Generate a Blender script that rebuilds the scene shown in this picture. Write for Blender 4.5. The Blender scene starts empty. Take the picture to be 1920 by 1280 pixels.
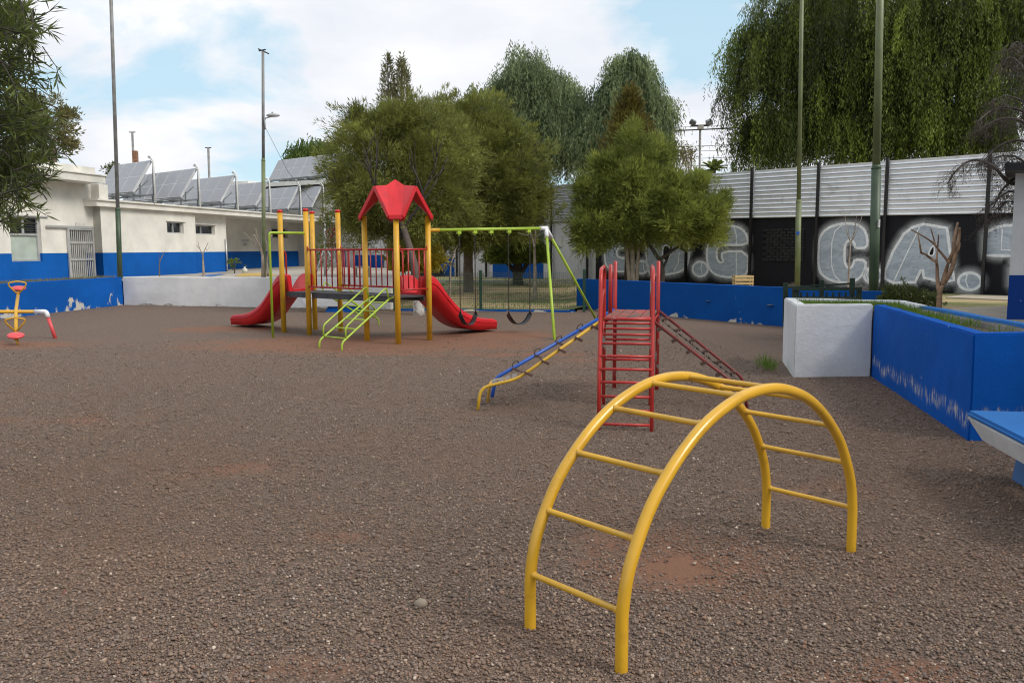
import bpy, bmesh, math, random
import numpy as np
from mathutils import Vector, Matrix
R = math.radians
random.seed(7); RNG = np.random.default_rng(11)
C = bpy.context.scene.collection
SC = bpy.context.scene

# ------------------------------------------------------------------ camera
EYE = 1.7; FPX = 1550.0; PITCH = 0.1115; ROLL = 0.005
cam = bpy.data.cameras.new('camera'); camo = bpy.data.objects.new('camera', cam); C.objects.link(camo)
cam.sensor_width = 36; cam.lens = 36*FPX/1920; cam.clip_end = 2000; cam.clip_start = 0.05
camo.location = (0, 0, EYE)
camo.rotation_euler = (Matrix.Rotation(R(90)-PITCH, 3, 'X') @ Matrix.Rotation(-ROLL, 3, 'Z')).to_euler()
SC.camera = camo
_cp, _sp = math.cos(PITCH), math.sin(PITCH)
def ray(px, py):
    u, v = px-960, 640-py
    cr, sr = math.cos(ROLL), math.sin(ROLL)
    U, V = cr*u+sr*v, -sr*u+cr*v
    return Vector((U, FPX*_cp+V*_sp, -FPX*_sp+V*_cp))
def G(px, py, z=0.0):            # point of the plane of height z seen at a photo pixel
    d = ray(px, py); t = (z-EYE)/d.z
    return Vector((d.x*t, d.y*t, z))
def D(px, py, y):                # point at distance y seen at a photo pixel
    d = ray(px, py); t = y/d.y
    return Vector((d.x*t, y, EYE+d.z*t))

# ------------------------------------------------------------------ sky, sun, exposure
SUN_EL, SUN_AZ = 42, 118         # azimuth from +Y towards +X
w = bpy.data.worlds.new('World'); SC.world = w; w.use_nodes = True
nt = w.node_tree; nt.nodes.clear(); N = nt.nodes.new; L = nt.links.new
out = N('ShaderNodeOutputWorld'); bg = N('ShaderNodeBackground'); bg.inputs['Strength'].default_value = 0.135
sky = N('ShaderNodeTexSky'); sky.sky_type = 'NISHITA'; sky.sun_disc = False
sky.sun_elevation = R(SUN_EL); sky.sun_rotation = R(SUN_AZ); sky.air_density = 1.0; sky.dust_density = 0.6; sky.ozone_density = 1.5
tc = N('ShaderNodeTexCoord'); sep = N('ShaderNodeSeparateXYZ'); L(tc.outputs['Generated'], sep.inputs[0])
def wm(op, a, b=None):
    m = N('ShaderNodeMath'); m.operation = op
    for i, x in enumerate((a, b)):
        if x is None: continue
        if isinstance(x, (int, float)): m.inputs[i].default_value = x
        else: L(x, m.inputs[i])
    return m.outputs[0]
zz = wm('ADD', wm('MAXIMUM', sep.outputs[2], 0.0), 0.22)
cx = wm('DIVIDE', sep.outputs[0], zz); cy = wm('DIVIDE', sep.outputs[1], zz)
cb = N('ShaderNodeCombineXYZ'); L(cx, cb.inputs[0]); L(cy, cb.inputs[1]); cb.inputs[2].default_value = 3.7
n1 = N('ShaderNodeTexNoise'); n1.inputs['Scale'].default_value = 1.6; n1.inputs['Detail'].default_value = 9; n1.inputs['Roughness'].default_value = 0.56
n1.inputs['Distortion'].default_value = 0.35
L(cb.outputs[0], n1.inputs['Vector'])
rmp = N('ShaderNodeValToRGB'); rmp.color_ramp.elements[0].position = 0.38; rmp.color_ramp.elements[1].position = 0.52
rmp.color_ramp.elements[0].color = (0.10, 0.10, 0.10, 1)
L(n1.outputs['Fac'], rmp.inputs[0])
n2 = N('ShaderNodeTexNoise'); n2.inputs['Scale'].default_value = 2.2; n2.inputs['Detail'].default_value = 6
L(cb.outputs[0], n2.inputs['Vector'])
r2 = N('ShaderNodeValToRGB'); r2.color_ramp.elements[0].position = 0.36; r2.color_ramp.elements[1].position = 0.64
r2.color_ramp.elements[0].color = (6.3, 6.55, 7.05, 1); r2.color_ramp.elements[1].color = (7.7, 7.75, 7.9, 1)
L(n2.outputs['Fac'], r2.inputs[0])
blue = N('ShaderNodeMix'); blue.data_type = 'RGBA'; blue.inputs[0].default_value = 0.75
L(sky.outputs[0], blue.inputs[6]); blue.inputs[7].default_value = (4.3, 6.3, 7.4, 1)
mx = N('ShaderNodeMix'); mx.data_type = 'RGBA'
L(rmp.outputs[0], mx.inputs[0]); L(blue.outputs[2], mx.inputs[6]); L(r2.outputs[0], mx.inputs[7])
L(mx.outputs[2], bg.inputs[0]); L(bg.outputs[0], out.inputs[0])
sl = bpy.data.lights.new('sun', 'SUN'); sl.energy = 2.6; sl.angle = R(24); sl.color = (1, 0.95, 0.87)
so = bpy.data.objects.new('sun', sl); C.objects.link(so); so.location = (0, 0, 30)
sd = Vector((math.sin(R(SUN_AZ))*math.cos(R(SUN_EL)), math.cos(R(SUN_AZ))*math.cos(R(SUN_EL)), math.sin(R(SUN_EL))))
so.rotation_euler = sd.to_track_quat('Z', 'Y').to_euler()
SC.view_settings.view_transform = 'Standard'; SC.view_settings.look = 'None'
SC.view_settings.exposure = 0.0; SC.view_settings.gamma = 1.0
SC.cycles.filter_width = 1.1; SC.cycles.use_denoising = True; SC.cycles.denoising_prefilter = 'ACCURATE'; SC.cycles.denoising_input_passes = 'RGB_ALBEDO_NORMAL'; SC.cycles.max_bounces = 8; SC.cycles.transparent_max_bounces = 12

# ------------------------------------------------------------------ materials
def new_mat(name):
    m = bpy.data.materials.new(name); m.use_nodes = True
    t = m.node_tree; b = t.nodes['Principled BSDF']
    return m, t, b
def mathn(t, op, a, b=None, c=None, clamp=False):
    m = t.nodes.new('ShaderNodeMath'); m.operation = op; m.use_clamp = clamp
    for i, x in enumerate((a, b, c)):
        if x is None: continue
        if isinstance(x, (int, float)): m.inputs[i].default_value = x
        else: t.links.new(x, m.inputs[i])
    return m.outputs[0]
def noise(t, scale, detail=4, rough=0.55, vec=None, stretch=None, dist=0.0):
    n = t.nodes.new('ShaderNodeTexNoise'); n.inputs['Scale'].default_value = scale
    n.inputs['Detail'].default_value = detail; n.inputs['Roughness'].default_value = rough; n.inputs['Distortion'].default_value = dist
    if vec is None:
        vec = t.nodes.new('ShaderNodeNewGeometry').outputs['Position']
    if stretch:
        mp = t.nodes.new('ShaderNodeMapping'); mp.inputs['Scale'].default_value = stretch
        t.links.new(vec, mp.inputs[0]); vec = mp.outputs[0]
    t.links.new(vec, n.inputs['Vector'])
    return n.outputs['Fac']
def mixc(t, f, a, b):
    m = t.nodes.new('ShaderNodeMix'); m.data_type = 'RGBA'
    if isinstance(f, (int, float)): m.inputs[0].default_value = f
    else: t.links.new(f, m.inputs[0])
    for i, x in ((6, a), (7, b)):
        if isinstance(x, tuple): m.inputs[i].default_value = (*x[:3], 1)
        else: t.links.new(x, m.inputs[i])
    return m.outputs[2]
def ramp01(t, x, lo, hi):
    m = t.nodes.new('ShaderNodeMapRange'); m.clamp = True; m.interpolation_type = 'SMOOTHSTEP'
    m.inputs['From Min'].default_value = lo; m.inputs['From Max'].default_value = hi
    t.links.new(x, m.inputs['Value']); return m.outputs['Result']
def bump(t, b, h, strength=0.3, dist=0.02):
    n = t.nodes.new('ShaderNodeBump'); n.inputs['Strength'].default_value = strength; n.inputs['Distance'].default_value = dist
    t.links.new(h, n.inputs['Height']); t.links.new(n.outputs[0], b.inputs['Normal'])
def mul(c, k): return tuple(x*k for x in c[:3])
def mat(name, col, rough=0.5, var=0.18, scale=3.0, bmp=0.0, bscale=40.0, metal=0.0, coat=0.0, dirt=None, dirt_amt=0.0, dscale=2.0, stretch=None):
    m, t, b = new_mat(name)
    n = noise(t, scale, 5, 0.6, stretch=stretch)
    c = mixc(t, ramp01(t, n, 0.3, 0.7), mul(col, 1-var), mul(col, 1+var))
    if dirt:
        dn = noise(t, dscale, 8, 0.68)
        c = mixc(t, mathn(t, 'MULTIPLY', ramp01(t, dn, 0.52, 0.68), dirt_amt), c, dirt)
    t.links.new(c, b.inputs['Base Color'])
    b.inputs['Metallic'].default_value = metal; b.inputs['Coat Weight'].default_value = coat
    rn = mathn(t, 'ADD', mathn(t, 'MULTIPLY', n, 0.2), rough-0.1)
    t.links.new(rn, b.inputs['Roughness'])
    if bmp: bump(t, b, noise(t, bscale, 6, 0.65), bmp, 0.01)
    return m
def worn_paint(name, col, under, amount, rough=0.4, scale=9.0, stretch=None):       # paint with chips that show what is under it
    m, t, b = new_mat(name)
    n = noise(t, 3, 5); c = mixc(t, ramp01(t, n, .3, .7), mul(col, .85), mul(col, 1.12))
    chip = noise(t, scale, 9, 0.7, stretch=stretch)
    f = ramp01(t, chip, amount, amount+0.025)
    t.links.new(mixc(t, f, c, under), b.inputs['Base Color'])
    t.links.new(mathn(t, 'ADD', mathn(t, 'MULTIPLY', f, 0.35), rough), b.inputs['Roughness'])
    bump(t, b, mathn(t, 'SUBTRACT', noise(t, 30, 5), mathn(t, 'MULTIPLY', f, 1.0)), 0.25, 0.004)
    return m
def wall_paint(name, col, base_z, chip_h, chip_amt, band=None, streak=0.1, under=(0.52, 0.5, 0.45), bmp=0.35, rough=0.75):
    """rendered wall, painted; flaking plaster near its foot, rising in peaks"""
    m, t, b = new_mat(name)
    geo = t.nodes.new('ShaderNodeNewGeometry'); pos = geo.outputs['Position']
    sp = t.nodes.new('ShaderNodeSeparateXYZ'); t.links.new(pos, sp.inputs[0])
    big = noise(t, 0.9, 6, 0.6); st = noise(t, 5.0, 5, 0.6, stretch=(1.6, 1.6, 0.22)); fine = noise(t, 26, 8, 0.7)
    c = mixc(t, ramp01(t, big, 0.3, 0.72), mul(col, 0.86), mul(col, 1.1))
    c = mixc(t, mathn(t, 'MULTIPLY', ramp01(t, st, 0.52, 0.75), streak*2), c, tuple(x*0.75+0.004 for x in col))
    f = None
    if chip_amt > 0:
        zrel = mathn(t, 'DIVIDE', mathn(t, 'SUBTRACT', sp.outputs[2], base_z), chip_h)
        pk = noise(t, 1.15, 3, 0.5, stretch=(1, 1, 0.0)); jag = noise(t, 9, 9, 0.72)
        lim = mathn(t, 'ADD', mathn(t, 'MULTIPLY', ramp01(t, pk, 0.42, 0.72), 1.25), mathn(t, 'MULTIPLY', jag, 1.1))
        if band:   # efflorescence: a jagged pale line that keeps a height above the foot
            pk2 = noise(t, 2.2, 8, 0.78, stretch=(1, 1, 0.0)); vs = noise(t, 19, 8, 0.78, stretch=(1, 1, 0.28))
            line = mathn(t, 'ADD', band, mathn(t, 'MULTIPLY', mathn(t, 'SUBTRACT', pk2, 0.5), 0.42))
            dz = mathn(t, 'ABSOLUTE', mathn(t, 'SUBTRACT', mathn(t, 'SUBTRACT', sp.outputs[2], base_z), line))
            f = mathn(t, 'MULTIPLY', mathn(t, 'SUBTRACT', 1.0, ramp01(t, dz, 0.008, 0.10)), ramp01(t, vs, 0.46, 0.60), clamp=True)
            f = mathn(t, 'MULTIPLY', f, 0.9)
        else:
            f = ramp01(t, mathn(t, 'SUBTRACT', mathn(t, 'MULTIPLY', lim, chip_amt), zrel), 0.34, 0.42)
            holes = ramp01(t, noise(t, 3.2, 5, 0.6), 0.45, 0.55)
            f = mathn(t, 'MULTIPLY', f, holes)
        c = mixc(t, f, c, mixc(t, fine, mul(under, 0.75), mul(under, 1.2)))
    spots = ramp01(t, noise(t, 14, 3, 0.5), 0.74, 0.78)
    c = mixc(t, mathn(t, 'MULTIPLY', spots, 0.55), c, under)
    t.links.new(c, b.inputs['Base Color']); b.inputs['Roughness'].default_value = rough
    b.inputs['Specular IOR Level'].default_value = 0.12
    h = mathn(t, 'ADD', fine, mathn(t, 'MULTIPLY', noise(t, 5, 5), 1.5))
    if f is not None: h = mathn(t, 'SUBTRACT', h, mathn(t, 'MULTIPLY', f, 1.2))
    bump(t, b, h, bmp, 0.012)
    return m
def chipped(*a, **k):             # painted tube with small chips and rubbed spots
    m = mat(*a, **k); t = m.node_tree; b = t.nodes['Principled BSDF']; old = b.inputs['Base Color'].links[0].from_socket
    f = ramp01(t, noise(t, 48, 4, .6), .735, .76); f2 = ramp01(t, noise(t, 7, 6, .7), .60, .74)
    c = mixc(t, mathn(t, 'MULTIPLY', f2, .45), old, (0.42, 0.20, 0.02)); c = mixc(t, f, c, (0.09, 0.05, 0.03)); t.links.new(c, b.inputs['Base Color'])
    return m
YEL = chipped('yellow_paint', (0.62, 0.34, 0.020), 0.30, 0.10, 2.2, bmp=0.05, bscale=25, coat=0.25, dirt=(0.25, 0.13, 0.03), dirt_amt=0.35, dscale=4)
YELP = mat('yellow_post_paint', (0.60, 0.325, 0.018), 0.42, 0.10, 2.0, dirt=(0.3, 0.14, 0.03), dirt_amt=0.4, dscale=3)
REDP = mat('red_plastic', (0.56, 0.012, 0.018), 0.36, 0.10, 2.0, dirt=(0.30, 0.02, 0.02), dirt_amt=0.5, dscale=3)
REDS = mat('faded_red_plastic', (0.62, 0.07, 0.075), 0.4, 0.1, 4)
REDM = mat('red_metal_paint', (0.40, 0.022, 0.02), 0.38, 0.12, 3.0)
REDW = worn_paint('worn_red_paint', (0.42, 0.028, 0.022), (0.33, 0.31, 0.29), 0.60, 0.38, 5.0, stretch=(1, 1, .5))
REDD = worn_paint('old_dark_red_paint', (0.20, 0.025, 0.022), (0.10, 0.07, 0.06), 0.56, 0.5, 12)
DECKW = worn_paint('trodden_red_boards', (0.33, 0.045, 0.028), (0.12, 0.085, 0.07), 0.50, 0.6, 5)
LIME = mat('lime_paint', (0.33, 0.47, 0.035), 0.40, 0.10, 3.0, dirt=(0.2, 0.24, 0.05), dirt_amt=0.4)
WHITEP = mat('white_paint', (0.72, 0.72, 0.74), 0.4, 0.06)
BLUEM = mat('blue_metal_paint', (0.012, 0.075, 0.36), 0.35, 0.12)
DECK = mat('dark_grey_deck', (0.045, 0.045, 0.052), 0.55, 0.2, 5)
RUB = mat('black_rubber', (0.016, 0.017, 0.021), 0.42, 0.2, 6)
CHAIN = mat('chain_steel', (0.06, 0.055, 0.05), 0.5, 0.3, 30, metal=0.6)
STEEL = mat('galvanised_steel', (0.55, 0.57, 0.59), 0.42, 0.12, 4, metal=0.7)
WOODG = mat('weathered_slat', (0.20, 0.17, 0.15), 0.8, 0.3, 9, bmp=0.3)
BROWNM = mat('rust_brown', (0.10, 0.05, 0.035), 0.8, 0.3, 9, bmp=0.3)
GREENP = mat('green_fence_paint', (0.012, 0.045, 0.025), 0.45, 0.2)
GREENB = mat('dark_green_bench_paint', (0.010, 0.028, 0.018), 0.55, 0.3)
MESHW = mat('green_wire', (0.045, 0.07, 0.05), 0.5, 0.2)
POLEG = mat('green_pole_paint', (0.14, 0.165, 0.07), 0.5, 0.2, 2.5, dirt=(0.16, 0.14, 0.08), dirt_amt=0.5)
POLED = mat('dark_green_pole_paint', (0.045, 0.075, 0.04), 0.5, 0.25, 2.5)
POLEY = mat('grey_pole_paint', (0.20, 0.195, 0.19), 0.5, 0.25, 3, dirt=(0.12, 0.13, 0.07), dirt_amt=0.5)
DARKM = mat('black_metal', (0.012, 0.012, 0.014), 0.5, 0.2)
BLUEW = wall_paint('blue_wall_paint', (0.004, 0.095, 0.40), 0.0, 0.62, 0.62)
BLUEWM = wall_paint('blue_wall_paint_few_chips', (0.003, 0.072, 0.30), 0.0, 0.30, 0.46)
BLUEPL = wall_paint('blue_planter_paint', (0.002, 0.085, 0.40), 0.0, 0.5, 0.5, band=0.20)
BLUETOP = wall_paint('blue_bench_paint', (0.035, 0.165, 0.46), 0.0, 1, 0, streak=0.04, bmp=0.15)
WHITEW = wall_paint('white_wall_paint', (0.78, 0.76, 0.73), 0.0, 0.16, 0.5, streak=0.05, under=(0.38, 0.34, 0.29))
WHITEPL = wall_paint('white_planter_paint', (0.66, 0.67, 0.68), 0.0, 0.5, 0.0, streak=0.08, under=(0.36, 0.35, 0.33), bmp=0.6)
CONC = mat('concrete', (0.42, 0.40, 0.37), 0.85, 0.12, 1.4, bmp=0.3, bscale=60)
CONCD = mat('bare_concrete', (0.26, 0.245, 0.23), 0.9, 0.2, 3, bmp=0.5, bscale=30)
GLASSD = mat('dark_glass', (0.012, 0.014, 0.016), 0.12, 0.3, 1)
FROST = mat('frosted_glass', (0.40, 0.45, 0.40), 0.3, 0.15, 1.2)
ALU = mat('aluminium_frame', (0.50, 0.50, 0.49), 0.45, 0.08, metal=0.4)
COLL = mat('solar_glass', (0.29, 0.30, 0.325), 0.32, 0.03, 0.8, coat=0.15)
BRICKM = mat('old_brick', (0.24, 0.12, 0.07), 0.9, 0.3, 6, bmp=0.5)
SOIL = mat('soil', (0.10, 0.075, 0.055), 0.95, 0.3, 6, bmp=0.6)
WOOD = mat('pale_wood', (0.50, 0.36, 0.17), 0.7, 0.2, 6)
BARK = mat('grey_bark', (0.17, 0.135, 0.11), 0.9, 0.3, 7, bmp=0.8, bscale=25)
BARKD = mat('dark_bark', (0.055, 0.045, 0.038), 0.9, 0.3, 7, bmp=0.8, bscale=25)
BARKP = mat('pale_bark', (0.30, 0.245, 0.19), 0.85, 0.25, 8, bmp=0.6, bscale=25)
BARKB = mat('pruned_bark', (0.25, 0.155, 0.095), 0.85, 0.3, 8, bmp=0.7, bscale=25)
BARKW = mat('whitewashed_bark', (0.50, 0.48, 0.45), 0.9, 0.2, 8, bmp=0.7, bscale=25, dirt=(0.2, 0.16, 0.13), dirt_amt=0.8)
TWIG = mat('dry_twig', (0.085, 0.068, 0.06), 0.9, 0.3, 9)
STONEM = mat('river_stone', (0.25, 0.20, 0.15), 0.7, 0.15, 12, bmp=0.2)

def whitewash():
    m, t, b = new_mat('whitewashed_bark'); sp = t.nodes.new('ShaderNodeSeparateXYZ'); t.links.new(t.nodes.new('ShaderNodeNewGeometry').outputs['Position'], sp.inputs[0])
    n = noise(t, 9, 6, .7); f = ramp01(t, mathn(t, 'ADD', sp.outputs[2], mathn(t, 'MULTIPLY', n, .25)), .98, 1.06)
    c = mixc(t, ramp01(t, n, .45, .62), (.50, .47, .44), (.26, .21, .18)); c = mixc(t, f, c, mixc(t, n, (.05, .04, .035), (.16, .12, .1)))
    t.links.new(c, b.inputs['Base Color']); b.inputs['Roughness'].default_value = .9; bump(t, b, noise(t, 25, 6, .7, stretch=(1, 1, .3)), .7, .02); return m
BARKW = whitewash()
def leaf_mat(name, dark, light, trans=0.35):
    m, t, b = new_mat(name)
    a = t.nodes.new('ShaderNodeAttribute'); a.attribute_name = 'shade'
    c = mixc(t, a.outputs['Fac'], dark, light)
    t.links.new(c, b.inputs['Base Color']); b.inputs['Roughness'].default_value = 0.55
    b.inputs['Specular IOR Level'].default_value = 0.3
    tr = t.nodes.new('ShaderNodeBsdfTranslucent'); t.links.new(mixc(t, 0.5, c, light), tr.inputs[0])
    ms = t.nodes.new('ShaderNodeMixShader'); ms.inputs[0].default_value = trans
    t.links.new(b.outputs[0], ms.inputs[1]); t.links.new(tr.outputs[0], ms.inputs[2])
    t.links.new(ms.outputs[0], t.nodes['Material Output'].inputs[0]); return m
LF_OLIVE = leaf_mat('olive_green_leaves', (0.036, 0.050, 0.017), (0.33, 0.345, 0.075), 0.40)
LF_FEATHER = leaf_mat('feathery_green_leaves', (0.042, 0.064, 0.018), (0.36, 0.40, 0.080), 0.42)
LF_PEPPER = leaf_mat('pepper_tree_leaves', (0.040, 0.066, 0.034), (0.33, 0.40, 0.19), 0.38)
LF_PEPPERY = leaf_mat('lit_and_shaded_pepper_leaves', (0.007, 0.015, 0.005), (0.24, 0.31, 0.045), 0.28)  # contrast of sunlit and shadowed plumes is put into these two leaf tones
LF_DARK = leaf_mat('dark_narrow_leaves', (0.024, 0.038, 0.012), (0.16, 0.19, 0.045), 0.4)
LF_CYP = leaf_mat('cypress_leaves', (0.06, 0.07, 0.03), (0.22, 0.21, 0.09))
LF_CYPP = leaf_mat('pale_cypress_leaves', (0.10, 0.11, 0.05), (0.30, 0.28, 0.13))
LF_CYPY = leaf_mat('bronze_cypress_leaves', (0.06, 0.055, 0.016), (0.21, 0.175, 0.04))
LF_BUSH = leaf_mat('bush_leaves', (0.05, 0.075, 0.014), (0.20, 0.26, 0.04))
LF_YEL = leaf_mat('variegated_leaves', (0.10, 0.13, 0.015), (0.62, 0.45, 0.045))
LF_GRASS = leaf_mat('grass_blades', (0.055, 0.115, 0.015), (0.20, 0.30, 0.045), 0.4)
LF_DRY = leaf_mat('dry_leaves', (0.05, 0.04, 0.035), (0.13, 0.10, 0.08), 0.2)
LF_RED = leaf_mat('red_leaves', (0.16, 0.03, 0.03), (0.30, 0.06, 0.05))
LF_FAR = leaf_mat('far_yellow_leaves', (0.09, 0.09, 0.03), (0.26, 0.23, 0.10))

# ------------------------------------------------------------------ mesh helpers
class MB:
    def __init__(s): s.v = []; s.f = []; s.sm = []
    def add(s, vs, fs, smooth=False):
        o = len(s.v); s.v += [Vector(x) for x in vs]
        s.f += [tuple(i+o for i in f) for f in fs]; s.sm += [smooth]*len(fs); return s
    def box(s, c, size, rz=0.0, M=None):
        hx, hy, hz = (k/2 for k in size); c = Vector(c)
        vs = [Vector((x, y, z)) for z in (-hz, hz) for x, y in ((-hx, -hy), (hx, -hy), (hx, hy), (-hx, hy))]
        rot = M if M is not None else Matrix.Rotation(rz, 3, 'Z')
        return s.add([rot @ v + c for v in vs], [(3, 2, 1, 0), (4, 5, 6, 7), (0, 1, 5, 4), (1, 2, 6, 5), (2, 3, 7, 6), (3, 0, 4, 7)])
    def bar(s, a, b, wd, ht, up=(0, 0, 1)):           # rectangular bar from a to b
        a, b = Vector(a), Vector(b); d = (b-a); ln = d.length; d.normalize()
        side = d.cross(Vector(up))
        if side.length < 1e-4: side = d.cross(Vector((1, 0, 0)))
        side.normalize(); u = side.cross(d).normalized()
        return s.box((a+b)/2, (wd, ln, ht), M=Matrix((side, d, u)).transposed())
    def prism(s, poly, z0, z1):
        n = len(poly); vs = [(p[0], p[1], z0) for p in poly]+[(p[0], p[1], z1) for p in poly]
        a = sum(poly[i][0]*poly[(i+1) % n][1]-poly[(i+1) % n][0]*poly[i][1] for i in range(n))
        idx = list(range(n)) if a > 0 else list(range(n))[::-1]
        fs = [tuple(reversed(idx)), tuple(i+n for i in idx)]
        for k in range(n):
            i, j = idx[k], idx[(k+1) % n]; fs.append((i, j, j+n, i+n))
        return s.add(vs, fs)
    def tube(s, pts, r, seg=10, caps=True, smooth=True):
        pts = [Vector(p) for p in pts]; n = len(pts)
        rad = r if isinstance(r, (list, tuple)) else [r]*n
        t0 = (pts[1]-pts[0]).normalized()
        u = t0.cross(Vector((0, 0, 1)))
        if u.length < 1e-3: u = t0.cross(Vector((1, 0, 0)))
        u.normalize(); o = len(s.v)
        for i, p in enumerate(pts):
            if i == 0: t = t0
            elif i == n-1: t = (pts[i]-pts[i-1]).normalized()
            else:
                t = (pts[i+1]-pts[i]).normalized()+(pts[i]-pts[i-1]).normalized()
                t = t.normalized() if t.length > 1e-6 else (pts[i]-pts[i-1]).normalized()
            u = (u-t*u.dot(t)); u.normalize(); v = t.cross(u)
            for k in range(seg):
                an = 2*math.pi*k/seg; s.v.append(p+(u*math.cos(an)+v*math.sin(an))*rad[i])
        for i in range(n-1):
            for k in range(seg):
                k2 = (k+1) % seg; s.f.append((o+i*seg+k, o+i*seg+k2, o+(i+1)*seg+k2, o+(i+1)*seg+k)); s.sm.append(smooth)
        if caps:
            s.f.append(tuple(o+k for k in reversed(range(seg)))); s.sm.append(False)
            s.f.append(tuple(o+(n-1)*seg+k for k in range(seg))); s.sm.append(False)
        return s
    def loft(s, secs, smooth=True):                    # list of equal closed sections
        n = len(secs[0]); o = len(s.v)
        for sec in secs: s.v += [Vector(p) for p in sec]
        for i in range(len(secs)-1):
            for k in range(n):
                k2 = (k+1) % n; s.f.append((o+i*n+k, o+i*n+k2, o+(i+1)*n+k2, o+(i+1)*n+k)); s.sm.append(smooth)
        s.f.append(tuple(o+k for k in reversed(range(n)))); s.sm.append(False)
        s.f.append(tuple(o+(len(secs)-1)*n+k for k in range(n))); s.sm.append(False)
        return s
    def ball(s, c, r, seg=12, rings=8, sc=(1, 1, 1), M=None):
        c = Vector(c); o = len(s.v); M = M or Matrix.Identity(3)
        for i in range(rings+1):
            th = math.pi*i/rings
            for k in range(seg):
                ph = 2*math.pi*k/seg
                s.v.append(c+M @ Vector((r*sc[0]*math.sin(th)*math.cos(ph), r*sc[1]*math.sin(th)*math.sin(ph), r*sc[2]*math.cos(th))))
        for i in range(rings):
            for k in range(seg):
                k2 = (k+1) % seg; s.f.append((o+i*seg+k, o+(i+1)*seg+k, o+(i+1)*seg+k2, o+i*seg+k2)); s.sm.append(True)
        return s
    def build(s, name, m, parent=None, bevel=0.0, label=None):
        me = bpy.data.meshes.new(name)
        org = parent_origin(parent)
        me.from_pydata([tuple(v-org) for v in s.v], [], s.f)
        me.polygons.foreach_set('use_smooth', s.sm); me.update()
        if bevel:
            bm = bmesh.new(); bm.from_mesh(me)
            ed = [e for e in bm.edges if len(e.link_faces) == 2 and e.calc_face_angle(0) > 0.6]
            bmesh.ops.bevel(bm, geom=ed, offset=bevel, segments=2, affect='EDGES', clamp_overlap=True)
            bm.to_mesh(me); bm.free()
        if m is not None: me.materials.append(m)
        ob = bpy.data.objects.new(name, me); C.objects.link(ob)
        if parent is not None: ob.parent = parent
        if label: ob['label'] = label
        return ob
def parent_origin(p):
    o = Vector((0, 0, 0))
    while p is not None: o = o+Vector(p.location); p = p.parent
    return o
from mathutils import noise as mnoise
def roughen(o, cell=.22, amp=.007):   # hand-laid masonry: no edge is dead straight
    bm = bmesh.new(); bm.from_mesh(o.data); org = parent_origin(o)
    for _ in range(6):
        ed = [e for e in bm.edges if e.calc_length() > cell*2]
        if not ed: break
        bmesh.ops.subdivide_edges(bm, edges=ed, cuts=1, use_grid_fill=True)
    for v in bm.verts:
        q = v.co+org; v.co += mnoise.noise_vector(q*2.3)*amp*1.3+mnoise.noise_vector(q*9.0)*amp*.6
    for f in bm.faces: f.smooth = False
    bm.to_mesh(o.data); bm.free(); o.data.update(); return o
def tag(o, label, cat, group=None):
    o['label'] = label; o['category'] = cat
    if group: o['group'] = group
    return o
def thing(name, loc, label, cat, group=None):
    o = bpy.data.objects.new(name, None); C.objects.link(o); o.location = loc; o.empty_display_size = 0.2
    return tag(o, label, cat, group)
def struct(o): o['kind'] = 'structure'; return o
def stuff(o): o['kind'] = 'stuff'; return o
def recentre(o, base):            # give a single-mesh thing its origin at its base
    base = Vector(base); o.data.transform(Matrix.Translation(-base)); o.location = base; return o
def fillet(pts, rad, seg=6):
    pts = [Vector(p) for p in pts]; res = [pts[0]]
    for i in range(1, len(pts)-1):
        a, p, b = pts[i-1], pts[i], pts[i+1]
        d1, d2 = (a-p), (b-p); r = min(rad, d1.length*.49, d2.length*.49)
        q0, q1 = p+d1.normalized()*r, p+d2.normalized()*r
        for k in range(seg+1):
            u = k/seg; res.append(q0*(1-u)**2+p*2*u*(1-u)+q1*u*u)
    res.append(pts[-1]); return res
def spline(pts, n=8):             # Catmull-Rom through the points
    pts = [Vector(p) for p in pts]; P = [pts[0]*2-pts[1]]+pts+[pts[-1]*2-pts[-2]]; res = []
    for i in range(1, len(P)-2):
        for k in range(n):
            t = k/n
            res.append(0.5*((2*P[i])+(P[i+1]-P[i-1])*t+(2*P[i-1]-5*P[i]+4*P[i+1]-P[i+2])*t*t+(3*P[i]-P[i-1]-3*P[i+1]+P[i+2])*t**3))
    res.append(pts[-1]); return res
def V(*a): return Vector(a)
def xy(v, z): return Vector((v[0], v[1], z))

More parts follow.
